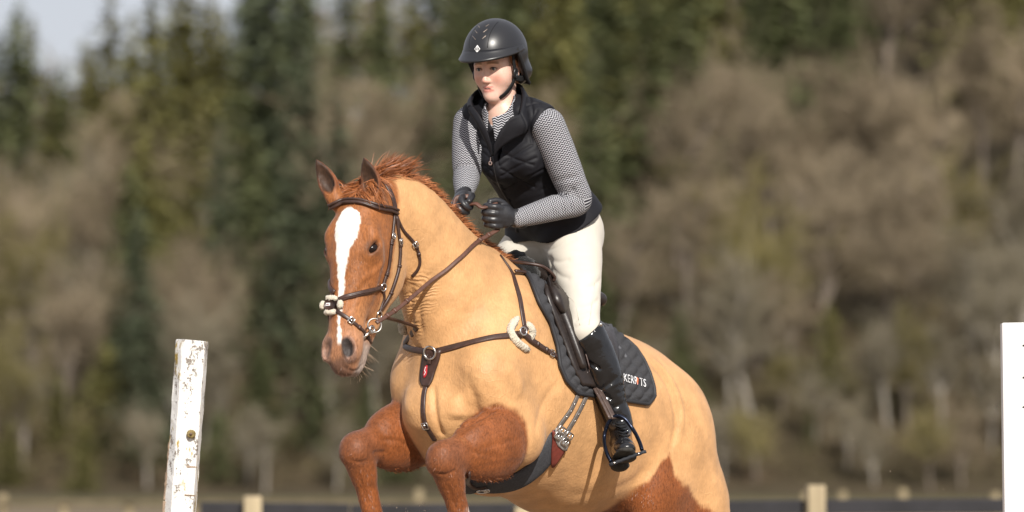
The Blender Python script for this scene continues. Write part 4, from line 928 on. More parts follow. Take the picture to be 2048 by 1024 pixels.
v_ops.append(('u', .03, ell(pt(1058, 314, -.05), (.075, .075, .085))))
def plane(c, n, r=.6):
    p = Prim(); c = np.asarray(c); n = unit(n); p.lo = c - r; p.hi = c + r; p.ev = lambda x, pad: ((x - c) @ n).astype(np.float32); return p
spine = unit(pt(1010, 240, 0) - pt(1134, 462, .23))
v_ops.append(('x', 0, plane(pt(1121, 440, .2), -spine + .10 * RF)))                 # hem
for s in (-1, 1):                                                                     # arm holes
    a, b = (nshoulder, nelbow) if s > 0 else (fshoulder, felbow); d = unit(b - a); out = s * RL
    v_ops.append(('s', .008, chain([a + out * .035 + d * .0, a + d * .10 + out * .05, b + out * .02], [.068, .070, .06])))
v_ops.append(('s', .012, chain([pt(994, 170, -.06), pt(999, 205, -.05), pt(1005, 238, -.06)], [.055, .062, .05])))  # neck
v_ops.append(('s', .006, chain([pt(985, 225, -.14), pt(984, 255, -.15), pt(984, 296, -.13)], [.032, .026, .004], [.08] * 3, RL)))
vest, v, Q = garment('vest', v_ops, .0035, m_vest, 1)
# ------------------------------------------------------------------ the rider's helmet, collar, zip and hair
m_shell = M('helmet_shell', (.012, .012, .014), .36, .6, coat=.0, var=(300, .1))
m_web = M('black_webbing', (.010, .010, .011), .7, .3, bump=(400, .3, .001))
m_white = M('white_print', (.75, .75, .76), .5, .4)
m_steel = M('steel', (.62, .60, .58), .25, .5, metal=1.)
HH = pt(994, 141, -.045)
def rk(f, u, l=0): return HH + f * hfw + u * hup + l * hlf
hc = rk(-.003, .066)
def hshell(dr): return ell(hc, (.144 + dr, .113 + dr, .128 + dr), (hfw, hlf, hup))
def hcut_(x, pad):
    q = x - HH; f, u = q @ hfw, q @ hup
    front = .080 - u; back = (f - (.030 + (u - .08) * .55)) * .87
    return np.maximum(np.minimum(front, back), -.062 - u).astype(np.float32)
pcut = Prim(); pcut.lo = hc - .3; pcut.hi = hc + .3; pcut.ev = hcut_
helmet, hvv, hqq = garment('helmet', [('u', 0, hshell(0)), ('u', .03, ell(hc - hfw * .05 - hup * .08, (.098, .108, .06), (hfw, hlf, hup))), ('x', .0, pcut), ('s', .0, hshell(-.014)), ('s', .0, ell(rh_(-.02, -.01), (.100, .088, .12), (hfw, hlf, hup)))], .0035, m_shell, 1, .4)
helmet_skin = Skin(hvv, hqq)
nu, nv = 41, 7; tp = []; bt = []
for i in range(nu):
    th = R(-98 + 196 * i / (nu - 1)); cx, sx = math.cos(th), math.sin(th); ext = .029 * max(0, math.cos(th * .86)) ** .8 + .005; drop = .026 * max(0, math.cos(th * .8)) + .010
    for j in range(nv):
        t = j / (nv - 1); rr_ = 1 + 0 * t; f_ = (.143 * rr_) * cx + ext * t * cx; l_ = .1125 * sx + ext * t * sx * .55; u_ = .088 - drop * (t ** .8)
        p = rk(f_ - .003, u_, l_); tp.append(p + .002 * hup); bt.append(p - .0035 * hup - .004 * unit(hfw * cx + hlf * sx))
part('visor', slab(tp, bt, nu, nv), m_shell, helmet)
# seams of the shell, vents, badge
m_seam = M('helmet_seam', (.006, .006, .007), .5, .3)
def on_shell(px): 
    h = helmet_skin.hit(*px); return h if h is not None else helmet_skin.near(pt(px[0], px[1], -.15))
for px in ([(976, 109), (975, 92), (980, 68), (992, 48), (1005, 38)], [(941, 109), (938, 88), (944, 66), (958, 48)]):
    P, Nn = lay(helmet_skin, px, 6); part('seam', ribbon(P, Nn, .0035, .0008), m_seam, helmet)
for a, b in (((964, 78), (972, 71)), ((966, 65), (975, 58)), ((971, 53), (978, 49)), ((951, 79), (945, 72)), ((954, 66), (950, 61)), ((959, 55), (956, 51))):
    P, Nn = lay(helmet_skin, [a, ((a[0] + b[0]) / 2, (a[1] + b[1]) / 2), b], 3); part('vent', ribbon(P, Nn, .0030, .0010), M('vent_metal', (.30, .25, .21), .4, .5, metal=1.), helmet)
c_, n_ = on_shell((955, 98)); e_ = unit(np.cross([0, 0, 1.], n_)); g_ = np.cross(n_, e_)
def decal(pts, lift): return [c_ + n_ * lift + e_ * x + g_ * y for x, y in pts]
part('badge', ([*decal([(0, .0145), (.0115, 0), (0, -.0145), (-.0115, 0)], .0028), *decal([(0, .0145), (.0115, 0), (0, -.0145), (-.0115, 0)], -.002)], [(0, 1, 2, 3), (0, 4, 5, 1), (1, 5, 6, 2), (2, 6, 7, 3), (3, 7, 4, 0)]), m_white, helmet, False)
part('badge_mark', tube(ring_pts(c_ + n_ * .0032, n_, .0042, 14), .0011, 5, True), m_seam, helmet)
part('badge_mark', add(tube([c_ + n_ * .0032 + e_ * .0065 + g_ * y for y in (-.005, 0, .005)], .0008, 5), tube([c_ + n_ * .0032 - e_ * .0065 + g_ * y for y in (-.005, 0, .005)], .0008, 5)), m_seam, helmet)
part('rim_trim', tube([rk(f, u, l) for f, u, l in [(.03, .080, .113), (.012, .045, .112), (-.012, .0, .110), (-.035, -.04, .105), (-.06, -.060, .098), (-.10, -.062, .075), (-.13, -.06, .03), (-.135, -.06, 0), (-.13, -.06, -.03), (-.10, -.062, -.075), (-.06, -.06, -.098), (-.035, -.04, -.105), (-.012, .0, -.11), (.03, .08, -.113)]], .0065, 8), m_web, helmet)
# harness
body_skin = Skin(bv, bq)
for s in (1, -1):
    A = [rh_(.035, .085, s * .098), rh_(.028, .03, s * .090), rh_(.020, -.018, s * .085), rh_(.018, -.05, s * .080), rh_(.030, -.085, s * .066), rh_(.052, -.118, s * .040), rh_(.06, -.136, 0)]
    P = catmull(np.array(A), 5); Nn = unit(P - rh_(.01, -.03)); part('chin_strap', ribbon(P, Nn, np.interp(np.linspace(0, 1, len(P)), [0, .55, .7, 1], [.016, .016, .020, .022]), .004), m_web, helmet)
    B_ = catmull(np.array([rh_(.018, -.048, s * .083), rh_(-.02, -.058, s * .088), rh_(-.055, -.05, s * .096), rh_(-.075, -.03, s * .10)]), 5)
    part('nape_strap', ribbon(B_, unit(B_ - rh_(-.02, -.03)), .022, .004), m_web, helmet)
    part('buckle', tube(ring_pts(rh_(.019, -.030, s * .088), s * hlf + .1 * hfw, .012, 16, .8, 1.3), .0045, 6, True), M('black_plastic', (.008, .008, .009), .3, .5), helmet)
# hair over the ears and at the nape
m_hair = M('red_hair', (.30, .13, .055), .5, .4, var=(120, .3), bump=(200, .5, .002), stretch=(1, 1, .25))
hair, _, _ = garment('hair', [('u', 0, ell(rh_(-.022, .03), (.094, .0765, .095), (hfw, hlf, hup))), ('u', .02, chain([rh_(-.06, -.03), rh_(-.095, -.075)], [.05, .03])), ('u', .012, chain([rh_(.018, .055, .072), rh_(.004, .02, .078), rh_(-.024, -.002, .081), rh_(-.034, -.03, .078)], [.008, .008, .008, .006])), ('u', .012, chain([rh_(.018, .055, -.072), rh_(.004, .02, -.078), rh_(-.024, -.002, -.081)], [.008, .008, .008])), ('s', .006, ell(rh_(.075, -.01), (.075, .10, .14), (hfw, hlf, hup)))], .0035, m_hair)
# eyes
m_eye = M('eye_white', (.42, .39, .37), .12, .6); m_iris = M('iris', (.05, .07, .09), .1, .6); m_black = M('pupil', (.004, .004, .004), .08, .7)
def uvball(c, r, ax, n=10): 
    v = []; f = []
    for i in range(n + 1):
        for j in range(2 * n): a, b = math.pi * i / n, math.pi * j / n; v.append(c + r * (math.cos(a) * ax[0] + math.sin(a) * (math.cos(b) * ax[1] + math.sin(b) * ax[2])))
    for i in range(n):
        for j in range(2 * n): f.append((i * 2 * n + j, i * 2 * n + (j + 1) % (2 * n), (i + 1) * 2 * n + (j + 1) % (2 * n), (i + 1) * 2 * n + j))
    return v, f
gaze = unit(hfw + .0 * hlf)
for s in (1, -1):
    c = rh_(.0712, -.0005, s * .031); e = part('eye', uvball(c, .0128, (hfw, hlf, hup)), m_eye, person)
    part('iris', uvball(c + gaze * .0080, .0066, (hfw, hlf, hup), 8), m_iris, e); part('pupil', uvball(c + gaze * .0118, .0030, (hfw, hlf, hup), 6), m_black, e)
    lash = [rh_(.0795, -.001, s * .0165), rh_(.0855, .0050, s * .026), rh_(.083, .0048, s * .037), rh_(.0745, -.001, s * .046)]
    part('eyelashes', tube(catmull(np.array(lash), 4), .0015, 5), M('lash', (.03, .018, .012), .6), e)
# vest details: stand-up collar, zip, quilting, pull
vest_skin = Skin(v, Q)
lines = [[(1000, 332), (1040, 304), (1064, 290)], [(1004, 352), (1040, 330), (1072, 316)], [(1010, 378), (1060, 352), (1095, 334)], [(1020, 400), (1090, 376)], [(1002, 338), (1034, 356), (1068, 374)], [(996, 300), (1030, 318), (1066, 330)],
         [(984, 322), (962, 300), (940, 280)], [(988, 346), (964, 326), (944, 308)], [(944, 262), (964, 264), (982, 284)], [(990, 366), (972, 350), (958, 336)],
         [(1074, 222), (1060, 250), (1064, 284)], [(1046, 264), (1082, 242)], [(1040, 218), (1074, 206), (1102, 226)], [(1060, 196), (1066, 232), (1052, 262)]]
grooves(vest, lines, .0032, .0045, vest_skin)
m_zip = M('zip_tape', (.008, .008, .009), .6, .3)
zp = [(985, 300), (989, 340), (997, 366), (1011, 392), (1024, 414), (1032, 445), (1034, 464)]
P, Nn = lay(vest_skin, zp, 6); part('zip', ribbon(P, Nn, .016, .0025), m_zip, vest)
part('zip_teeth', tube(P + Nn * .003, .0022, 6), M('dark_metal', (.05, .05, .055), .35, .5, metal=.6), vest)
c, n = vest_skin.hit(983, 326); part('zip_pull', add(tube(ring_pts(c + n * .008, n, .006, 16), .0028, 6, True), tube([c + n * .008 + [0, 0, .006], c + n * .006 + [0, 0, .022]], .002, 6)), M('zip_pull', (.8, .62, .55), .3, .5, metal=.6), vest)
def collar_sheet(rows, th=.011):
    """rows: list of lines of points from the base up; closed sheet"""
    G = np.array([catmull(np.array(r_, float), 6) for r_ in rows]); nu_ = len(G); G2 = np.stack([catmull(G[:, j], 4) for j in range(G.shape[1])], 1); nu_, nv_ = G2.shape[:2]
    T = np.gradient(G2, axis=0); S = np.gradient(G2, axis=1); n = unit(np.cross(T, S)); ctr = pt(1002, 210, -.03)
    n *= np.sign(((G2 - ctr) * n).sum(-1, keepdims=True)); puff = 1 + 0 * n[..., :1]
    return slab((G2 + n * th / 2).reshape(-1, 3), (G2 - n * th / 2).reshape(-1, 3), nu_, nv_)
base = [pt(952, 236, -.135), pt(940, 224, -.05), pt(950, 212, .03), pt(985, 205, .085), pt(1030, 208, .07), pt(1062, 222, .02), pt(1066, 246, -.06), pt(1046, 268, -.15)]
mid = [pt(938, 216, -.13), pt(938, 203, -.04), pt(952, 190, .03), pt(990, 183, .075), pt(1030, 184, .06), pt(1056, 198, .01), pt(1062, 222, -.075), pt(1052, 252, -.165)]
top = [pt(944, 212, -.14), pt(944, 196, -.05), pt(958, 180, .015), pt(992, 170, .055), pt(1022, 168, .04), pt(1041, 172, -.01), pt(1046, 192, -.09), pt(1040, 228, -.165)]
part('collar', collar_sheet([base, mid, top]), m_vest, vest)
# loose lapels either side of the open zip
for rows in ([[pt(1046, 268, -.15), pt(1020, 282, -.165), pt(998, 298, -.16), pt(987, 312, -.150)], [pt(1051, 250, -.168), pt(1020, 256, -.185), pt(1000, 274, -.185), pt(988, 300, -.165)], [pt(1041, 228, -.168), pt(1022, 236, -.192), pt(1003, 258, -.19), pt(987, 292, -.17)]],
             [[pt(952, 236, -.135), pt(962, 262, -.16), pt(976, 290, -.165), pt(985, 312, -.152)], [pt(938, 218, -.14), pt(956, 246, -.178), pt(972, 274, -.18), pt(984, 300, -.166)], [pt(945, 212, -.148), pt(962, 236, -.185), pt(974, 262, -.188), pt(984, 292, -.172)]]):
    part('lapel', collar_sheet(rows, .009), m_vest, vest)
# shirt collar under it, with its short zip
rows = [[pt(974, 262, -.150), pt(966, 236, -.11), pt(968, 218, -.05), pt(1005, 205, .02), pt(1034, 212, -.02), pt(1036, 228, -.08), pt(1018, 252, -.135), pt(990, 282, -.150)],
        [pt(976, 226, -.135), pt(970, 214, -.10), pt(976, 204, -.03), pt(1005, 192, .01), pt(1026, 188, -.02), pt(1026, 200, -.08), pt(1012, 224, -.13), pt(984, 236, -.145)]]
rows.insert(1, [(a + b) / 2 for a, b in zip(*rows)])
sc_ = part('shirt_collar', collar_sheet(rows, .005), m_knit, shirt)
vv = np.array([v_.co for v_ in sc_.data.vertices]); q = vv - collar_c; attr_vec(sc_.data, 'weave', np.stack([np.arctan2(q[:, 1], q[:, 0]) * .06, q[:, 2], 0 * q[:, 0]], 1))
br_v = np.array([v_.co for v_ in breeches.data.vertices]); br_skin = Skin(br_v, np.array([list(p.vertices) for p in breeches.data.polygons]))
grooves(breeches, [[(1080, 492), (1098, 500), (1120, 492), (1150, 478)], [(1084, 500), (1100, 520), (1112, 548)], [(1085, 480), (1110, 474), (1140, 462)], [(1060, 480), (1076, 492), (1084, 508)], [(1020, 486), (1050, 492), (1076, 496)], [(1150, 655), (1165, 650), (1185, 640)], [(1152, 640), (1165, 632), (1178, 626)], [(1196, 600), (1180, 612), (1162, 616)], [(1200, 560), (1186, 572), (1172, 576)], [(1108, 540), (1122, 552), (1136, 556)], [(1096, 516), (1116, 524), (1136, 520)]], .0024, .008, br_skin)
for px in ([(1186, 440), (1192, 500), (1190, 560), (1184, 610), (1178, 650)], [(1150, 470), (1165, 452), (1190, 440)], [(1132, 590), (1150, 606), (1160, 650)]):
    P, Nn = lay(br_skin, px, 6); part('seam', tube(P + Nn * .0002, .0012, 5), M('seam_thread', (.52, .48, .41), .8), breeches)
# boot: buckle tab, garter strap, laces
boot = [o for o in person.children if o.name.startswith('boot') and not o.name.startswith('boot_sole')][0]
g, fd, lat, up = FEET[1]
bb = np.array([v_.co for v_ in boot.data.vertices]); bf = np.array([list(p.vertices) for p in boot.data.polygons]); boot_skin = Skin(bb, bf)
c, n = boot_skin.hit(1201, 650) or boot_skin.near(pt(1201, 650, nk[1])); part('snap', uvball(c, .008, (n, unit(np.cross(n, [0, 0, 1.])), np.array([0, 0, 1.])), 6), m_steel, boot)
for i in range(5):
    y = 846 + i * 6; P, Nn = lay(boot_skin, [(1230 + i * 2.2, y), (1240 + i * 2.2, y + 3.5), (1250 + i * 2.2, y + 1)], 4); part('lace', tube(P + Nn * .002, .0028, 6), m_web, boot)
# ------------------------------------------------------------------ tack
m_leather = M('brown_leather', (.045, .022, .016), .42, .5, var=(60, .3), bump=(150, .2, .002))
m_rein = M('rein_leather', (.090, .040, .027), .5, .45, var=(60, .25), bump=(150, .2, .002))
m_wool = M('cream_fleece', (.58, .52, .42), .95, .1, var=(140, .15), bump=(260, 1., .004), sheen=.3)
m_bwool = M('black_fleece', (.012, .012, .012), .95, .1, bump=(240, 1., .006), sheen=.2)
m_pad = M('pad_cotton', (.042, .042, .046), .85, .25, var=(200, .15), bump=(420, .3, .001))
m_trim = M('pad_binding', (.022, .022, .025), .6, .4)
def leather(name, px, w, th, parent, mat=None, skin=None, m=6, lift=0., pr=None):
    P, N_ = lay(skin or horse_skin, px, m); o = part(name, ribbon(P, N_, w if not isinstance(w, (list, tuple)) else np.interp(np.linspace(0, 1, len(P)), np.linspace(0, 1, len(w)), w), th, lift), mat or m_leather, parent); return o, P, N_
def keepers(o, P, N_, ts, w, th):
    for t in ts:
        i = int(t * (len(P) - 1)); part('keeper', keeper(P, N_, max(1, min(i, len(P) - 2)), w, th), m_leather, o)
def buckles(o, P, N_, ts, w):
    for t in ts:
        i = max(1, min(int(t * (len(P) - 1)), len(P) - 2)); part('buckle', buckle(P[i] + N_[i] * .005, N_[i], P[i + 1] - P[i - 1], w * 1.3, w * 1.35), m_steel, o)
# bridle
bridle = empty('bridle', tuple(hd(.1, 0)), 'dark brown leather bridle with cream fleece on the noseband, on the chestnut horse\'s head', 'bridle')
brow, P, N_ = leather('browband', [(662, 412), (675, 406), (690, 404), (717, 404), (746, 411), (770, 416), (793, 424)], .020, .010, bridle, m=8)
for k, dz in enumerate((-.0065, .0065)):
    T = unit(np.gradient(P, axis=0)); B_ = unit(np.cross(T, N_)); part('padding_roll', tube(P + B_ * dz + N_ * .010, .0052, 8), m_leather, brow)
crown, P, N_ = leather('crownpiece', [(767, 362), (779, 381), (787, 402), (790, 420), (790, 436)], .022, .006, bridle)
ch1, P, N_ = leather('cheekpiece', [(788, 430), (785, 462), (781, 493), (777, 533), (770, 556), (765, 572)], .013, .006, bridle, lift=.002)
buckles(ch1, P, N_, (.28,), .014); keepers(ch1, P, N_, (.38, .70, .76), .013, .006)
ch2, P, N_ = leather('cheekpiece', [(792, 432), (796, 470), (799, 491), (797, 533), (788, 566), (776, 596), (757, 625)], .014, .007, bridle, lift=.002)
buckles(ch2, P, N_, (.28,), .015); keepers(ch2, P, N_, (.36, .52, .80), .014, .007)
th_, P, N_ = leather('throatlash', [(792, 432), (805, 460), (822, 478), (833, 494), (840, 522), (835, 540), (824, 552)], .011, .005, bridle, lift=.002)
buckles(th_, P, N_, (.46,), .013); keepers(th_, P, N_, (.52, .60), .012, .006)
nose, P, N_ = leather('noseband', [(764, 574), (740, 582), (717, 588), (690, 595), (664, 606)], [.016, .02, .021, .021, .018], .008, bridle)
part('padding_roll', tube(P + N_ * .006, .0045, 8), m_leather, nose)
far, P, N_ = near_path(horse_skin, [hd(.405, .07, -.015), hd(.375, .055, -.055), hd(.345, .02, -.085), hd(.33, -.03, -.09)]) + (0,)
part('noseband', ribbon(P if not isinstance(P, int) else far, N_ if not isinstance(N_, int) else P, .02, .008), m_leather, bridle) if 0 else None
fp, fn = near_path(horse_skin, [hd(.405, .07, -.02), hd(.375, .055, -.055), hd(.345, .02, -.085), hd(.33, -.03, -.09)])
part('noseband', ribbon(fp, fn, .02, .009), m_leather, bridle)
flash, P, N_ = leather('flash_strap', [(662, 614), (680, 626), (698, 638), (721, 658), (733, 672), (741, 686)], [.016, .014, .014, .013, .012, .008], .006, bridle, lift=.001)
buckles(flash, P, N_, (.45,), .014); keepers(flash, P, N_, (.58, .84), .014, .006)
fp, fn = near_path(horse_skin, [hd(.42, .07, -.02), hd(.47, .045, -.055), hd(.51, .0, -.07), hd(.53, -.05, -.06)])
part('flash_strap', ribbon(fp, fn, .014, .007), m_leather, bridle)
fc, fn_ = horse_skin.hit(668, 611); fn_ = unit(fn_ * .5 + np.array([-.25, -.9, .1]) * .6); e1 = unit(np.cross([0, 0, 1.], fn_)); e2 = np.cross(fn_, e1); fc = fc + fn_ * .004
def fpt(x, y, z=0.): return fc + e1 * (x * 1.05 - .006) + e2 * y * .95 + fn_ * (.006 + z - 5 * x * x)
fl = empty('fleece_pad', (0, 0, 0), None, None)
bpy.data.objects.remove(fl)
for i, (a, b) in enumerate((((-.020, .026), (.022, .024)), ((-.034, -.014), (-.032, .014)), ((-.022, -.028), (.020, -.026)), ((.036, -.012), (.036, .016)))):
    p0, p1 = fpt(*a, .002), fpt(*b, .002); fleece([p0, (p0 + p1) / 2 + fn_ * .004, p1], .0105, m_wool, 'fleece_lobe', bridle, i)
oct_ = [(.024 * math.cos(t), .022 * math.sin(t)) for t in np.linspace(0, 6.283, 12, endpoint=False)]
pt_ = [fpt(x, y, .013) for x, y in oct_]; pb_ = [fpt(x, y, 0) for x, y in oct_]
part('cross_pad', (pt_ + pb_, [tuple(range(12))] + [(i, (i + 1) % 12, 12 + (i + 1) % 12, 12 + i) for i in range(12)]), m_leather, bridle)
t_ = [fpt(x, y, .0145) for x, y in ((-.013, .006), (.003, .006), (.003, -.005), (-.013, -.005))]; part('name_tag', (t_ + [p - fn_ * .003 for p in t_], [(0, 1, 2, 3), (0, 4, 5, 1), (1, 5, 6, 2), (2, 6, 7, 3), (3, 7, 4, 0)]), m_white, bridle, False)
part('tag_mark', tube([lerp(t_[0], t_[3], .5) + fn_ * .001 + (t_[1] - t_[0]) * x for x in (.2, .5, .8)], .0012, 5), M('tag_red', (.35, .03, .05), .5), bridle)
def ring_at(name, px, R_, r, parent, lift=.006, sx=1., sy=1., skin=None, tilt=0.):
    h = (skin or horse_skin).hit(*px) or horse_skin.near(hs(px[0], px[1], .06)); n = unit(h[1] + tilt * F); return part(name, tube(ring_pts(h[0] + h[1] * lift, n, R_, 28, sx, sy), r, 8, True), m_steel, parent)
ring_at('ring', (765, 574), .014, .0028, bridle)
m_bit = M('bit_steel', (.33, .31, .29), .35, .5, metal=1.)
# bit: loose ring, mouthpiece end
def bitring(px, R_, r, y): c = pt(px[0], px[1], y); return tube(ring_pts(c, unit(HLt + .35 * hh), R_, 30), r, 8, True)
bc_, bn_ = horse_skin.near(hd(.515, -.06, .07)); bitc = pt(749, 651, bc_[1] - .03)
bit = part('bit_ring', tube(ring_pts(bitc, unit(HLt * .45 + np.array([-.1, -.8, .1])), .025, 30), .0034, 8, True), m_bit, bridle)
part('mouthpiece', add(tube(ring_pts(pt(744, 659, bitc[1] - .004), unit(HLt + .2 * hh), .0125, 20), .0042, 8, True), tube([pt(744, 659, bitc[1]), hd(.545, -.03, .05), hd(.545, -.03, -.05)], .006, 8)), m_steel, bridle)
bit2c = bitc - 2 * HLt * ((bitc - HO) @ HLt); part('bit_ring', tube(ring_pts(bit2c, HLt, .034, 30), .0042, 8, True), m_steel, bridle)
ring_at('ring', (755, 629), .013, .003, bridle, .010)
leather('cheekpiece', [(765, 580), (768, 596), (762, 614), (757, 628)], .011, .006, bridle)
# reins
reins = empty('reins', tuple(bitc), 'long plain brown reins running from the bit to both gloved hands', 'reins')
def free_strap(name, pts, w, th, parent, mat, nrm, clear=.007, m=10):
    P = catmull(np.array(pts, float), m); out = []
    for p in P:
        c, n = horse_skin.near(p); d = (p - c) @ n
        out.append(p + n * max(0, clear - d) if abs(d) < .2 and d < clear else p)
    P = smooth_rows(out, 3); part(name, ribbon(P, np.broadcast_to(nrm, P.shape), w, th), mat, parent); return P
hand_low = gn(.055, -.046, -.002); hand_top = gn(.07, .05, -.012)
rp = free_strap('rein', [pt(752, 646, bitc[1] - .012), pt(800, 614, -.60), pt(873, 552, -.44), pt(930, 500, -.315), hand_low], .015, .005, reins, m_rein, unit(np.array([.25, -.85, .5])))
for t in (.13, .20, .32, .86, .93):
    i = int(t * (len(rp) - 1)); d = unit(rp[i + 1] - rp[i - 1]); part('rein_stop', ribbon([rp[i] - d * .006, rp[i], rp[i] + d * .006], [unit(np.array([.25, -.85, .5]))] * 3, .019, .010), m_rein, reins)
far_low = gf(.055, -.046, .0); far_top = gf(.06, .05, -.01)
free_strap('rein', [bit2c, hb(.45, -.19, -.10), hb(.30, -.17, -.02), far_low], .016, .006, reins, m_rein, unit(np.array([-.6, -.5, .5])))
free_strap('rein_loop', [far_top, pt(914, 396, -.21), pt(908, 412, -.22), pt(904, 428, -.215)], .018, .006, reins, m_rein, unit(np.array([.5, -.7, .3])), .004)
free_strap('rein_loop', [pt(924, 422, -.20), pt(938, 411, -.22), pt(952, 408, -.235), pt(966, 416, -.24), hand_top], .017, .006, reins, m_rein, unit(np.array([-.1, -.5, .85])), .004)
# breastplate
bp_ = empty('breastplate', tuple(hb(.26, 0, -.48)), 'dark brown leather breastplate with cream fleece pads across the horse\'s chest', 'breastplate')
s1, P, N_ = leather('chest_strap', [(789, 671), (797, 682), (812, 694), (832, 700), (855, 703)], .024, .007, bp_)
s2, P, N_ = leather('chest_strap', [(872, 703), (916, 692), (950, 683), (986, 675), (1012, 672), (1036, 668)], .024, .007, bp_)
part('stitched_edge', tube(P + N_ * .007 + unit(np.cross(unit(np.gradient(P, axis=0)), N_)) * .008, .0012, 5), m_rein, s2)
pad = part('chest_pad', patch(horse_skin, [(849, 698), (846, 722), (843, 745), (842, 762), (846, 773)], [(884, 700), (879, 722), (871, 745), (866, 762), (858, 775)], 14, 7, .001, .008), m_leather, bp_)
ring_at('ring', (863, 705), .0235, .0042, bp_, .013)
leather('ring_loop', [(862, 712), (862, 720), (861, 728)], .016, .004, bp_, lift=.011)
red = part('red_label', patch(horse_skin, [(853, 733), (850, 744), (849, 752), (851, 757)], [(858, 730), (858, 740), (857, 750), (853, 757)], 6, 4, .010, .0015), M('label_red', (.42, .02, .03), .5), bp_)
P, N_ = lay(horse_skin, [(855.5, 734), (853, 742), (855, 745), (852, 752)], 5); part('label_script', tube(P + N_ * .0125, .0013, 5), m_white, red)
s3, P, N_ = leather('girth_strap', [(855, 762), (849, 785), (847, 806), (847, 828), (851, 848), (860, 864), (870, 880)], .019, .006, bp_, lift=.001)
buckles(s3, P, N_, (.70,), .018); keepers(s3, P, N_, (.77,), .019, .006)
P1, _ = lay(horse_skin, [(1036, 636), (1025, 650), (1021, 664), (1031, 681), (1046, 694), (1057, 699)], 4); fleece(P1 + np.array([0, -.004, 0]), .0145, m_wool, 'fleece_lobe', bp_, 11)
P1, _ = lay(horse_skin, [(1052, 648), (1061, 656), (1064, 668), (1058, 680)], 4); fleece(P1, .014, m_wool, 'fleece_lobe', bp_, 12)
P1, N1 = near_path(horse_skin, [hs(799, 645, -.15), hs(796, 656, -.15), hs(797, 668, -.15)]); fleece(P1 + N1 * .006 + np.array([-.006, 0, 0]), .017, m_wool, 'fleece_lobe', bp_, 13)
leather('strap_junction', [(1036, 672), (1044, 664), (1050, 655)], .026, .009, bp_, lift=.004)
ring_at('ring', (1042, 664), .015, .0032, bp_, .014)
s4, P, N_ = leather('shoulder_strap', [(1049, 656), (1044, 625), (1039, 595), (1031, 568), (1024, 546), (1008, 522), (1000, 511)], [.02, .02, .02, .018, .014, .01, .008], .006, bp_)
s5, P, N_ = leather('side_strap', [(1046, 668), (1060, 680), (1085, 697), (1110, 712), (1135, 730), (1158, 746)], [.022, .026, .022, .016, .015, .012], .008, bp_, lift=.003)
buckles(s5, P, N_, (.55,), .016); keepers(s5, P, N_, (.32, .44, .64), .018, .009)
# saddle pad, its trim and lettering
PL = [(1034, 531), (1056, 560), (1073, 606), (1096, 646), (1110, 692), (1116, 732), (1129, 762), (1152, 787)]
PR = [(1228, 671), (1250, 684), (1268, 700), (1283, 722), (1295, 748), (1303, 774), (1305, 793), (1292, 809)]
sp = empty('saddle_pad', tuple(hb(-.4, 0, -.05)), 'black quilted saddle pad with white lettering under the saddle', 'saddle pad')
def quilt(uv, a, b):
    x, y = uv[..., 0] / 533, uv[..., 1] / 533; s = 1 / .036
    q = np.abs(np.sin(math.pi * s * (x * .8 + y * .62))) * np.abs(np.sin(math.pi * s * (x * .8 - y * .62) ))
    edge = np.minimum(np.minimum(a, 1 - a) * 14, np.minimum(b, 1 - b) * 14)
    return .015 * np.clip(q, 0, 1) ** .5 * np.clip(edge, 0, 1)
pv, pf = patch(horse_skin, PL, PR, 110, 84, .002, .010, False, quilt); padq = part('quilted_panel', (pv, pf), m_pad, sp)
part('quilted_panel', patch(horse_skin, PL, PR, 60, 46, .002, .010, True, quilt), m_pad, sp)
pad_skin = Skin(np.array(pv), np.array([q for q in pf if len(q) == 4]))
def border(l, r): return l + [l[-1], ((l[-1][0] * 2 + r[-1][0]) / 3, (l[-1][1] * 2 + r[-1][1]) / 3 + 1), ((l[-1][0] + r[-1][0] * 2) / 3, (l[-1][1] + r[-1][1] * 2) / 3 + 1)] + r[::-1]
V_ = np.array(pv[:110 * 84]).reshape(110, 84, 3); rim = np.concatenate([V_[:, 0], V_[-1, 1:], V_[::-1, -1][1:]])
part('binding', tube(smooth_rows(rim, 2)[::2], .0075, 8), m_trim, padq)
fo = bpy.data.curves.new('lettering', 'FONT'); fo.body = 'KERR TS'; fo.size = 1.; fo.resolution_u = 3; fo.space_character = 1.02
fob = bpy.data.objects.new('lettering', fo); COL.objects.link(fob); bpy.context.view_layer.update()
tm = bpy.data.meshes.new_from_object(fob.evaluated_get(bpy.context.evaluated_depsgraph_get())); bpy.data.objects.remove(fob)
tv = np.array([v_.co for v_ in tm.vertices]); tf = [tuple(p.vertices) for p in tm.polygons]; x0, x1 = tv[:, 0].min(), tv[:, 0].max(); h_ = tv[:, 1].max()
def on_pad(x, y):
    h = pad_skin.hit(x, y); h = h if h is not None else pad_skin.near(hs(x, y, .3)); return h[0] + np.array([.1, -.9, .3]) * .006
def letter_px(u_, w_): return 1248 + 44 * u_ - 1.0 * w_, 763 + 12.0 * u_ - 15.5 * w_
part('lettering', ([on_pad(*letter_px((x - x0) / (x1 - x0), y / h_)) for x, y, z in tv], tf), m_white, padq, False)
cu = .615
cv = [on_pad(*letter_px(cu + a, b)) for a, b in ((-.02, .95), (.045, .85), (.035, .45), (.0, -.05), (-.03, .45))]; part('carrot_emblem', (cv, [(0, 1, 2, 3, 4)]), M('carrot_orange', (.75, .12, .02), .6), padq, False)
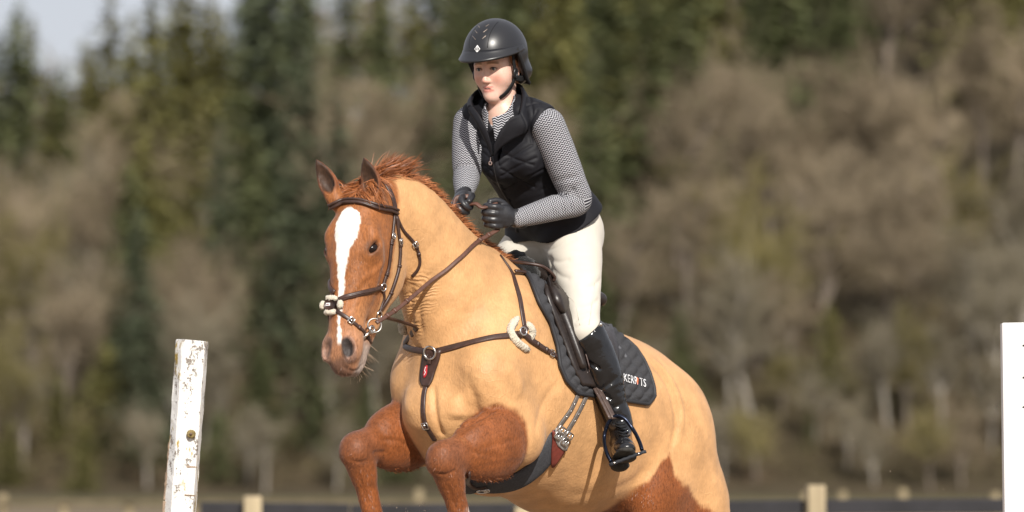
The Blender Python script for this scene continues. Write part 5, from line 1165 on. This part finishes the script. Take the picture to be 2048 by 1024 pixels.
# girth
gi = empty('girth', tuple(hb(-.1, .2, -.75)), 'grey elastic girth with red-brown leather ends and twin buckles round the belly', 'girth')
m_gir = M('girth_fabric', (.055, .057, .065), .8, .25, var=(160, .25), bump=(300, .6, .002)); m_rb = M('redbrown_leather', (.17, .035, .025), .5, .45, var=(60, .2))
gp, gn_ = lay(horse_skin, [(1119, 866), (1108, 884), (1092, 908), (1072, 934), (1048, 954), (1015, 968), (975, 972), (948, 968)], 6)
tail_ = catmull(np.array([gp[-1], hb(-.09, -.10, -.86), hb(-.10, -.22, -.74), hb(-.13, -.27, -.55)]), 6)[1:]; tq = [horse_skin.near(p) for p in tail_]
gp = np.vstack([gp, [a for a, b in tq]]); gn_ = np.vstack([gn_, [b for a, b in tq]])
part('girth_band', ribbon(smooth_rows(gp, 2), smooth_rows(gn_, 3), np.interp(np.linspace(0, 1, len(gp)), [0, .06, .12, .4, 1], [.062, .085, .095, .095, .09]), .014), m_gir, gi)
part('leather_end', patch(horse_skin, [(1098, 858), (1099, 878), (1098, 905), (1099, 930)], [(1121, 872), (1128, 884), (1124, 902), (1104, 930)], 10, 6, .014, .004), m_rb, gi)
part('buckle_guard', patch(horse_skin, [(1105, 853), (1102, 868), (1108, 886), (1121, 897)], [(1112, 855), (1124, 866), (1132, 880), (1128, 898)], 8, 6, .018, .003), M('guard_grey', (.30, .28, .27), .6), gi)
for px in ([(1161, 775), (1150, 800), (1139, 822), (1122, 845), (1108, 868)], [(1176, 780), (1168, 800), (1154, 828), (1138, 855), (1122, 880)]):
    P, N_ = lay(horse_skin, px, 6); bl_ = part('billet', ribbon(P, N_, .018, .005, .004), M('worn_billet', (.10, .085, .075), .5, .4, var=(80, .3)), gi)
    for t in (.35, .50, .65): i = int(t * (len(P) - 1)); part('hole', uvball(P[i] + N_[i] * .009, .003, (N_[i], unit(np.cross(N_[i], [0, 0, 1.])), unit(np.cross(N_[i], np.cross(N_[i], [0, 0, 1.])))), 5), m_steel, bl_)
    part('buckle', buckle(P[-4] + N_[-4] * .022, N_[-4], P[-1] - P[-5], .030, .022, .0034), m_steel, gi)
    part('buckle', buckle(P[-1] + N_[-1] * .022, N_[-1], P[-1] - P[-5], .028, .022, .003), m_steel, gi)
fp, fn = lay(horse_skin, [(930, 945), (938, 960), (952, 970), (972, 968)], 5); part('martingale_loop', ribbon(fp, fn, .018, .006, .014), m_leather, gi)
part('clip', add(tube(ring_pts(fp[-3] + fn[-3] * .03, fn[-3], .014, 18, 1.4, .8), .003, 6, True), tube(ring_pts(fp[-1] + fn[-1] * .03, fn[-1], .010, 16), .0028, 6, True)), m_steel, gi)
# saddle
m_sad = M('saddle_leather', (.020, .014, .012), .38, .5, var=(40, .3), bump=(120, .25, .002))
sad = empty('saddle', tuple(hb(-.35, 0, 0)), 'dark brown jumping saddle under the rider, with fleece showing at its front', 'saddle')
def satur(ops, h, name, mat): o, v_, q_ = garment(name, ops, h, mat, 3, .5, sad); return o, v_, q_
seat, sv, sq = satur([('u', 0, chain([hb(-.12, 0, -.02), hb(-.19, 0, -.01), hb(-.27, 0, -.03), hb(-.38, 0, -.03), hb(-.46, 0, .0)], [.055, .075, .12, .15, .13], [.032, .034, .034, .036, .03], L)),
    ('u', .03, chain([hb(-.465, -.11, -.015), hb(-.49, 0, .02), hb(-.465, .12, -.015)], [.022, .026, .022])), ('u', .04, chain([hb(-.11, -.06, -.06), hb(-.105, 0, -.005), hb(-.11, .06, -.06)], [.028, .026, .028]))], .006, 'seat', m_sad)
for mir in (False, True):
    part('flap', patch(horse_skin, [(1076, 558), (1082, 592), (1099, 640), (1119, 690), (1139, 742), (1156, 773)], [(1135, 566), (1190, 610), (1216, 660), (1228, 710), (1226, 750), (1200, 778)], 26, 18, .016, .012, mir, lambda uv, a, b: .006 * np.sin(np.pi * b) + 0 * a), m_sad, sad)
kr, P, N_ = leather('knee_roll', [(1096, 572), (1106, 610), (1119, 645), (1136, 690), (1153, 742)], [.056, .066, .058, .044, .024], .030, sad, m_sad, lift=.022)
part('block_top', patch(horse_skin, [(1084, 566), (1086, 585), (1094, 610), (1108, 634)], [(1130, 568), (1133, 582), (1128, 606), (1118, 632)], 10, 8, .026, .022, False, lambda uv, a, b: .018 * np.sin(np.pi * b) * np.sin(np.pi * np.clip(a, .1, .95))), m_sad, sad)
P, N_ = lay(horse_skin, [(1110, 590), (1120, 625), (1132, 660), (1147, 700), (1161, 745)], 6); part('welt', tube(P + N_ * .050, .0035, 6), m_leather, sad)
fleece([hb(-.085, -.09, -.07), hb(-.072, -.02, .01), hb(-.075, .05, -.005), hb(-.09, .10, -.06)], .032, m_bwool, 'fleece_trim', sad, 21)
fleece([hb(-.10, .10, -.06), hb(-.12, .16, -.13), hb(-.14, .22, -.22), hb(-.16, .255, -.30)], .026, m_bwool, 'fleece_trim', sad, 22)
fleece([hb(-.10, -.10, -.06), hb(-.12, -.16, -.13), hb(-.14, -.22, -.22)], .026, m_bwool, 'fleece_trim', sad, 23)
sp_, P, N_ = leather('breast_ring_strap', [(1026, 547), (1046, 550), (1072, 555), (1092, 560), (1110, 557)], .013, .007, bp_, lift=.012)
buckles(sp_, P, N_, (.72,), .014); keepers(sp_, P, N_, (.45,), .014, .008)
P = catmull(np.array([pt(1016, 522, -.06), pt(1048, 526, -.10), pt(1085, 533, -.10), pt(1108, 552, -.06), pt(1107, 562, -.05)]), 6); part('neck_strap', tube(P, .0065, 8), m_leather, bp_)
leather('flap_keeper', [(1226, 694), (1238, 708), (1250, 726)], .016, .005, sad, M('grey_strap', (.10, .10, .11), .6), lift=.016)
# stirrup
stp = empty('stirrup', tuple(pt(1245, 900, FEET[1][0](.1, -.12)[1])), 'dark blue metal stirrup iron with its brown leather round the rider\'s near boot', 'stirrup')
yS = FEET[1][0](.10, -.12)[1]
m_iron = M('blue_anodised', (.010, .014, .028), .25, .5, metal=.75)
arc = [pt(1222, 924, yS - .06), pt(1212, 902, yS - .04), pt(1208, 876, yS + .02), pt(1216, 846, yS + .02), pt(1232, 832, yS + .015), pt(1250, 838, yS + .01), pt(1268, 862, yS), pt(1279, 884, yS - .05), pt(1284, 900, yS - .07)]
part('iron', tube(catmull(np.array(arc), 6), .0075, 10), m_iron, stp)
arc2 = [a + np.array([.0, -.022, -.006]) for a in arc[3:6]]
tr0, tr1 = pt(1218, 926, yS - .06), pt(1290, 899, yS - .075); td = unit(tr1 - tr0); tn = unit(np.cross(td, [0, 1., 0])); tn = tn if tn[2] > 0 else -tn; ty = np.cross(tn, td)
tp = [lerp(tr0, tr1, i / 12) + ty * y - tn * .002 + tn * (.002 if i % 2 else 0) for i in range(13) for y in (-.028, -.014, 0, .014, .028)]
part('tread', slab(tp, [p - tn * .012 for p in tp], 13, 5), M('tread_rubber', (.02, .022, .028), .6, .4), stp)
for t in (.15, .82): c = lerp(tr0, tr1, t) - ty * np.sign(ty[1]) * .028 - tn * .006; part('bolt', uvball(c, .005, (td, tn, ty), 6), m_steel, stp)
for dx in (0, .012):
    lp = [pt(1168, 742, nk[1] - .03), pt(1183, 765, yS + .09), pt(1203, 800, yS + .05), pt(1222, 838, yS + .012)]
    P = catmull(np.array(lp), 6) + np.array([dx, -.004 * dx, 0]); out = []
    part('stirrup_leather', ribbon(P, np.broadcast_to(unit(np.array([.45, -.85, .2])), P.shape), .020, .005), M('stirrup_leather', (.06, .038, .03), .45, .5, var=(60, .3)), stp)
fk_ = flu(tr0); farS = empty('stirrup', tuple(hb(fk_[0], -fk_[1], fk_[2])), 'dark blue stirrup iron on the far side, hidden behind the horse', 'stirrup')
def mir(p): f_, l_, u_ = flu(np.array(p)); return hb(f_, -l_, u_)
part('iron', tube([mir(p) for p in catmull(np.array(arc), 4)], .0075, 8), m_iron, farS)
part('stirrup_leather', ribbon([mir(p) for p in catmull(np.array(lp), 4)], [unit(np.array([-.8, .3, .2]))] * 13, .02, .005), m_leather, farS)
# ------------------------------------------------------------------ the horse's eyes, mane, forelock, whiskers, tail
horse = link('horse', hme, m_coat)
tag(horse, 'chestnut horse with a clipped tan body and white blaze, jumping with its forelegs tucked', 'horse')
for s in (1, -1):
    en = unit(.72 * s * HLt + .66 * HN - .05 * HD); e = part('eye', uvball(hd(.236, .038, s * .082) + en * .0005, .0258, (HLt, HD, HN), 14), M('horse_eye', (.010, .005, .004), .09, .35), horse)
m_mane = M('mane_hair', (.24, .080, .026), .45, .45, attr='tone')
def strands(name, roots, dirs, lens, width, mat, parent, bend=None, seg=5, jit=.25, seed=0, tone=(.24, .08, .026)):
    rr = np.random.default_rng(seed); V, Fc, Tn = [], [], []
    for r0, d0, ln in zip(roots, dirs, lens):
        d = unit(d0 + rr.normal(size=3) * jit); p = r0.copy(); side = unit(np.cross(d, rr.normal(size=3))); k = len(V); w0 = width * rr.uniform(.6, 1.3); tn = np.array(tone) * rr.uniform(.6, 1.5)
        for i in range(seg + 1):
            w = w0 * (1 - i / seg) ** .6 + .0003; V += [p - side * w, p + side * w]; Tn += [tn, tn]
            p = p + d * ln / seg; d = unit(d + (np.zeros(3) if bend is None else np.asarray(bend)) / seg + rr.normal(size=3) * .10)
        Fc += [(k + 2 * i, k + 2 * i + 1, k + 2 * i + 3, k + 2 * i + 2) for i in range(seg)]
    me = mesh_np(name, np.array(V), np.array(Fc)); attr_col(me, 'tone', np.array(Tn)); return link(name, me, mat, parent)
rr = np.random.default_rng(5)
cr = catmull(np.array([hb(.80, 0, .0), hb(.74, 0, .035), hb(.64, 0, .075), (hb(.49, 0, .07)), hb(.28, 0, -.0), hb(.14, 0, -.02), hb(.02, 0, -.035)]), 12)
roots, dirs, lens = [], [], []
for k in range(12000):
    t = rr.random() ** 1.15; i = t * (len(cr) - 1); a = int(i); p = lerp(cr[a], cr[min(a + 1, len(cr) - 1)], i - a) + L * rr.normal() * .017
    c, n = horse_skin.near(p); roots.append(c - n * .004)
    back = -F * .9 + U * .15
    clump = math.sin(t * 37) * .35 + math.sin(t * 83 + 1) * .25
    dirs.append(unit(n * (.30 + .14 * clump) + back * 1.0 - L * (.16 + .3 * clump) + U * .06)); lens.append((.07 if t > .22 else .065) * rr.uniform(.5, 1.25) * (1 - .35 * t))
strands('mane', roots, dirs, lens, .0010, m_mane, horse, bend=(.25, .1, -.35), seed=3, jit=.12, tone=(.33, .125, .048))
# wind-blown tufts behind the ears
roots, dirs, lens = [], [], []
for k in range(1300):
    c0 = (hb(.72, 0, .07), hb(.66, 0, .085), hb(.77, 0, .04))[k % 3] + F * rr.normal() * .02 + L * rr.normal() * .018
    c, n = horse_skin.near(c0); roots.append(c); dirs.append(unit(np.array([.5, .2, .75]) + rr.normal(size=3) * .12 + (k % 3 - 1) * np.array([.2, 0, -.05]))); lens.append(rr.uniform(.04, .105))
strands('mane_tuft', roots, dirs, lens, .0009, m_mane, horse, bend=(.75, .2, -.35), seed=4, jit=.14, seg=6)
roots, dirs, lens = [], [], []
for k in range(3200):
    c0 = hd(rr.uniform(-.04, .045), .04, rr.normal() * .035); c, n = horse_skin.near(c0); roots.append(c - n * .002)
    s = 1 if k % 3 == 0 else -1
    dirs.append(unit(n * .32 + HD * .50 + HLt * (.80 * s + rr.normal() * .15))); lens.append(rr.uniform(.04, .085))
strands('forelock', roots, dirs, lens, .0012, m_mane, horse, bend=tuple(HD * .8 - HN * .5), seed=6, jit=.12, tone=(.30, .105, .035))
roots, dirs, lens = [], [], []
for k in range(60):
    c, n = horse_skin.near(hd(rr.uniform(.55, .66), -.10, rr.uniform(-.03, .06))); roots.append(c); dirs.append(unit(n + HD * .3 + np.array([.35, 0, -.25]))); lens.append(rr.uniform(.02, .06))
strands('whiskers', roots, dirs, lens, .0003, m_mane, horse, bend=(.2, 0, -.3), seed=8, tone=(.35, .25, .17))
# longer hair fringes under the forearms and on the flank
roots, dirs, lens = [], [], []
for (e, k_, f, p, w, d, g_, *_), n_s in ((FL1, 450), (FL2, 450)):
    for k in range(n_s):
        c, n = horse_skin.near(lerp(e, k_, rr.uniform(.1, .85)) - np.array([0, 0, .14]) + w * rr.normal() * .04); 
        if (c - e) @ d > .62 * np.linalg.norm(k_ - e): continue
        roots.append(c); dirs.append(unit(n * .4 - d * .8)); lens.append(rr.uniform(.006, .016))
strands('leg_feather', roots, dirs, lens, .0006, m_mane, horse, bend=(0, 0, -.3), seed=9, jit=.3)
# the unclipped coat of the legs: short hair lying along the limbs
rm_ = (col[:, 0] < .36) & (col[:, 0] > .12) & (hu_ < -.30) & ((hn_ * np.array([.05, -.95, .1])).sum(1) > -.15)
ids = np.nonzero(rm_)[0]; ids = rr.choice(ids, size=min(len(ids), 15000), replace=False); V, Fc, Tn = [], [], []
for i in ids:
    p, n = hv[i], hn_[i]; fl = None
    for (e, k_, f, p_, w, d, g_, *_) in (FL1, FL2):
        if np.linalg.norm(p - (e + k_) / 2) < .30 and abs((p - e) @ w) < .14: fl = d * .7 - np.array([0, 0, .5])
        if np.linalg.norm(p - (k_ + f) / 2) < .13: fl = g_
    fl = -U if fl is None else fl
    fl = unit(fl - n * (fl @ n) + rr.normal(size=3) * .22); sd = unit(np.cross(fl, n)); ln = rr.uniform(.007, .015); wd = rr.uniform(.0004, .0008); k = len(V); tn = col[i] * rr.uniform(.62, 1.5)
    q0, q1, q2 = p - n * .0008, p + fl * ln * .5 + n * ln * .16, p + fl * ln + n * ln * .22
    V += [q0 - sd * wd, q0 + sd * wd, q1 - sd * wd * .8, q1 + sd * wd * .8, q2 - sd * .0002, q2 + sd * .0002]; Tn += [tn] * 6; Fc += [(k, k + 1, k + 3, k + 2), (k + 2, k + 3, k + 5, k + 4)]
cm_ = mesh_np('leg_coat', np.array(V), np.array(Fc)); attr_col(cm_, 'tone', np.array(Tn)); link('leg_coat', cm_, m_mane, horse)
roots, dirs, lens = [], [], []
tb = hb(-1.17, 0, -.34)
for k in range(900):
    roots.append(tb + rr.normal(size=3) * np.array([.02, .02, .015])); dirs.append(unit(np.array([-.1, .5, -.5]) + rr.normal(size=3) * .12)); lens.append(rr.uniform(.45, .7))
strands('tail', roots, dirs, lens, .004, m_mane, horse, bend=(-.1, .1, -1.6), seed=10, seg=9, jit=.1)
tag(person, 'rider in a black helmet, quilted vest, patterned sleeves and cream breeches, standing in the stirrups', 'rider')
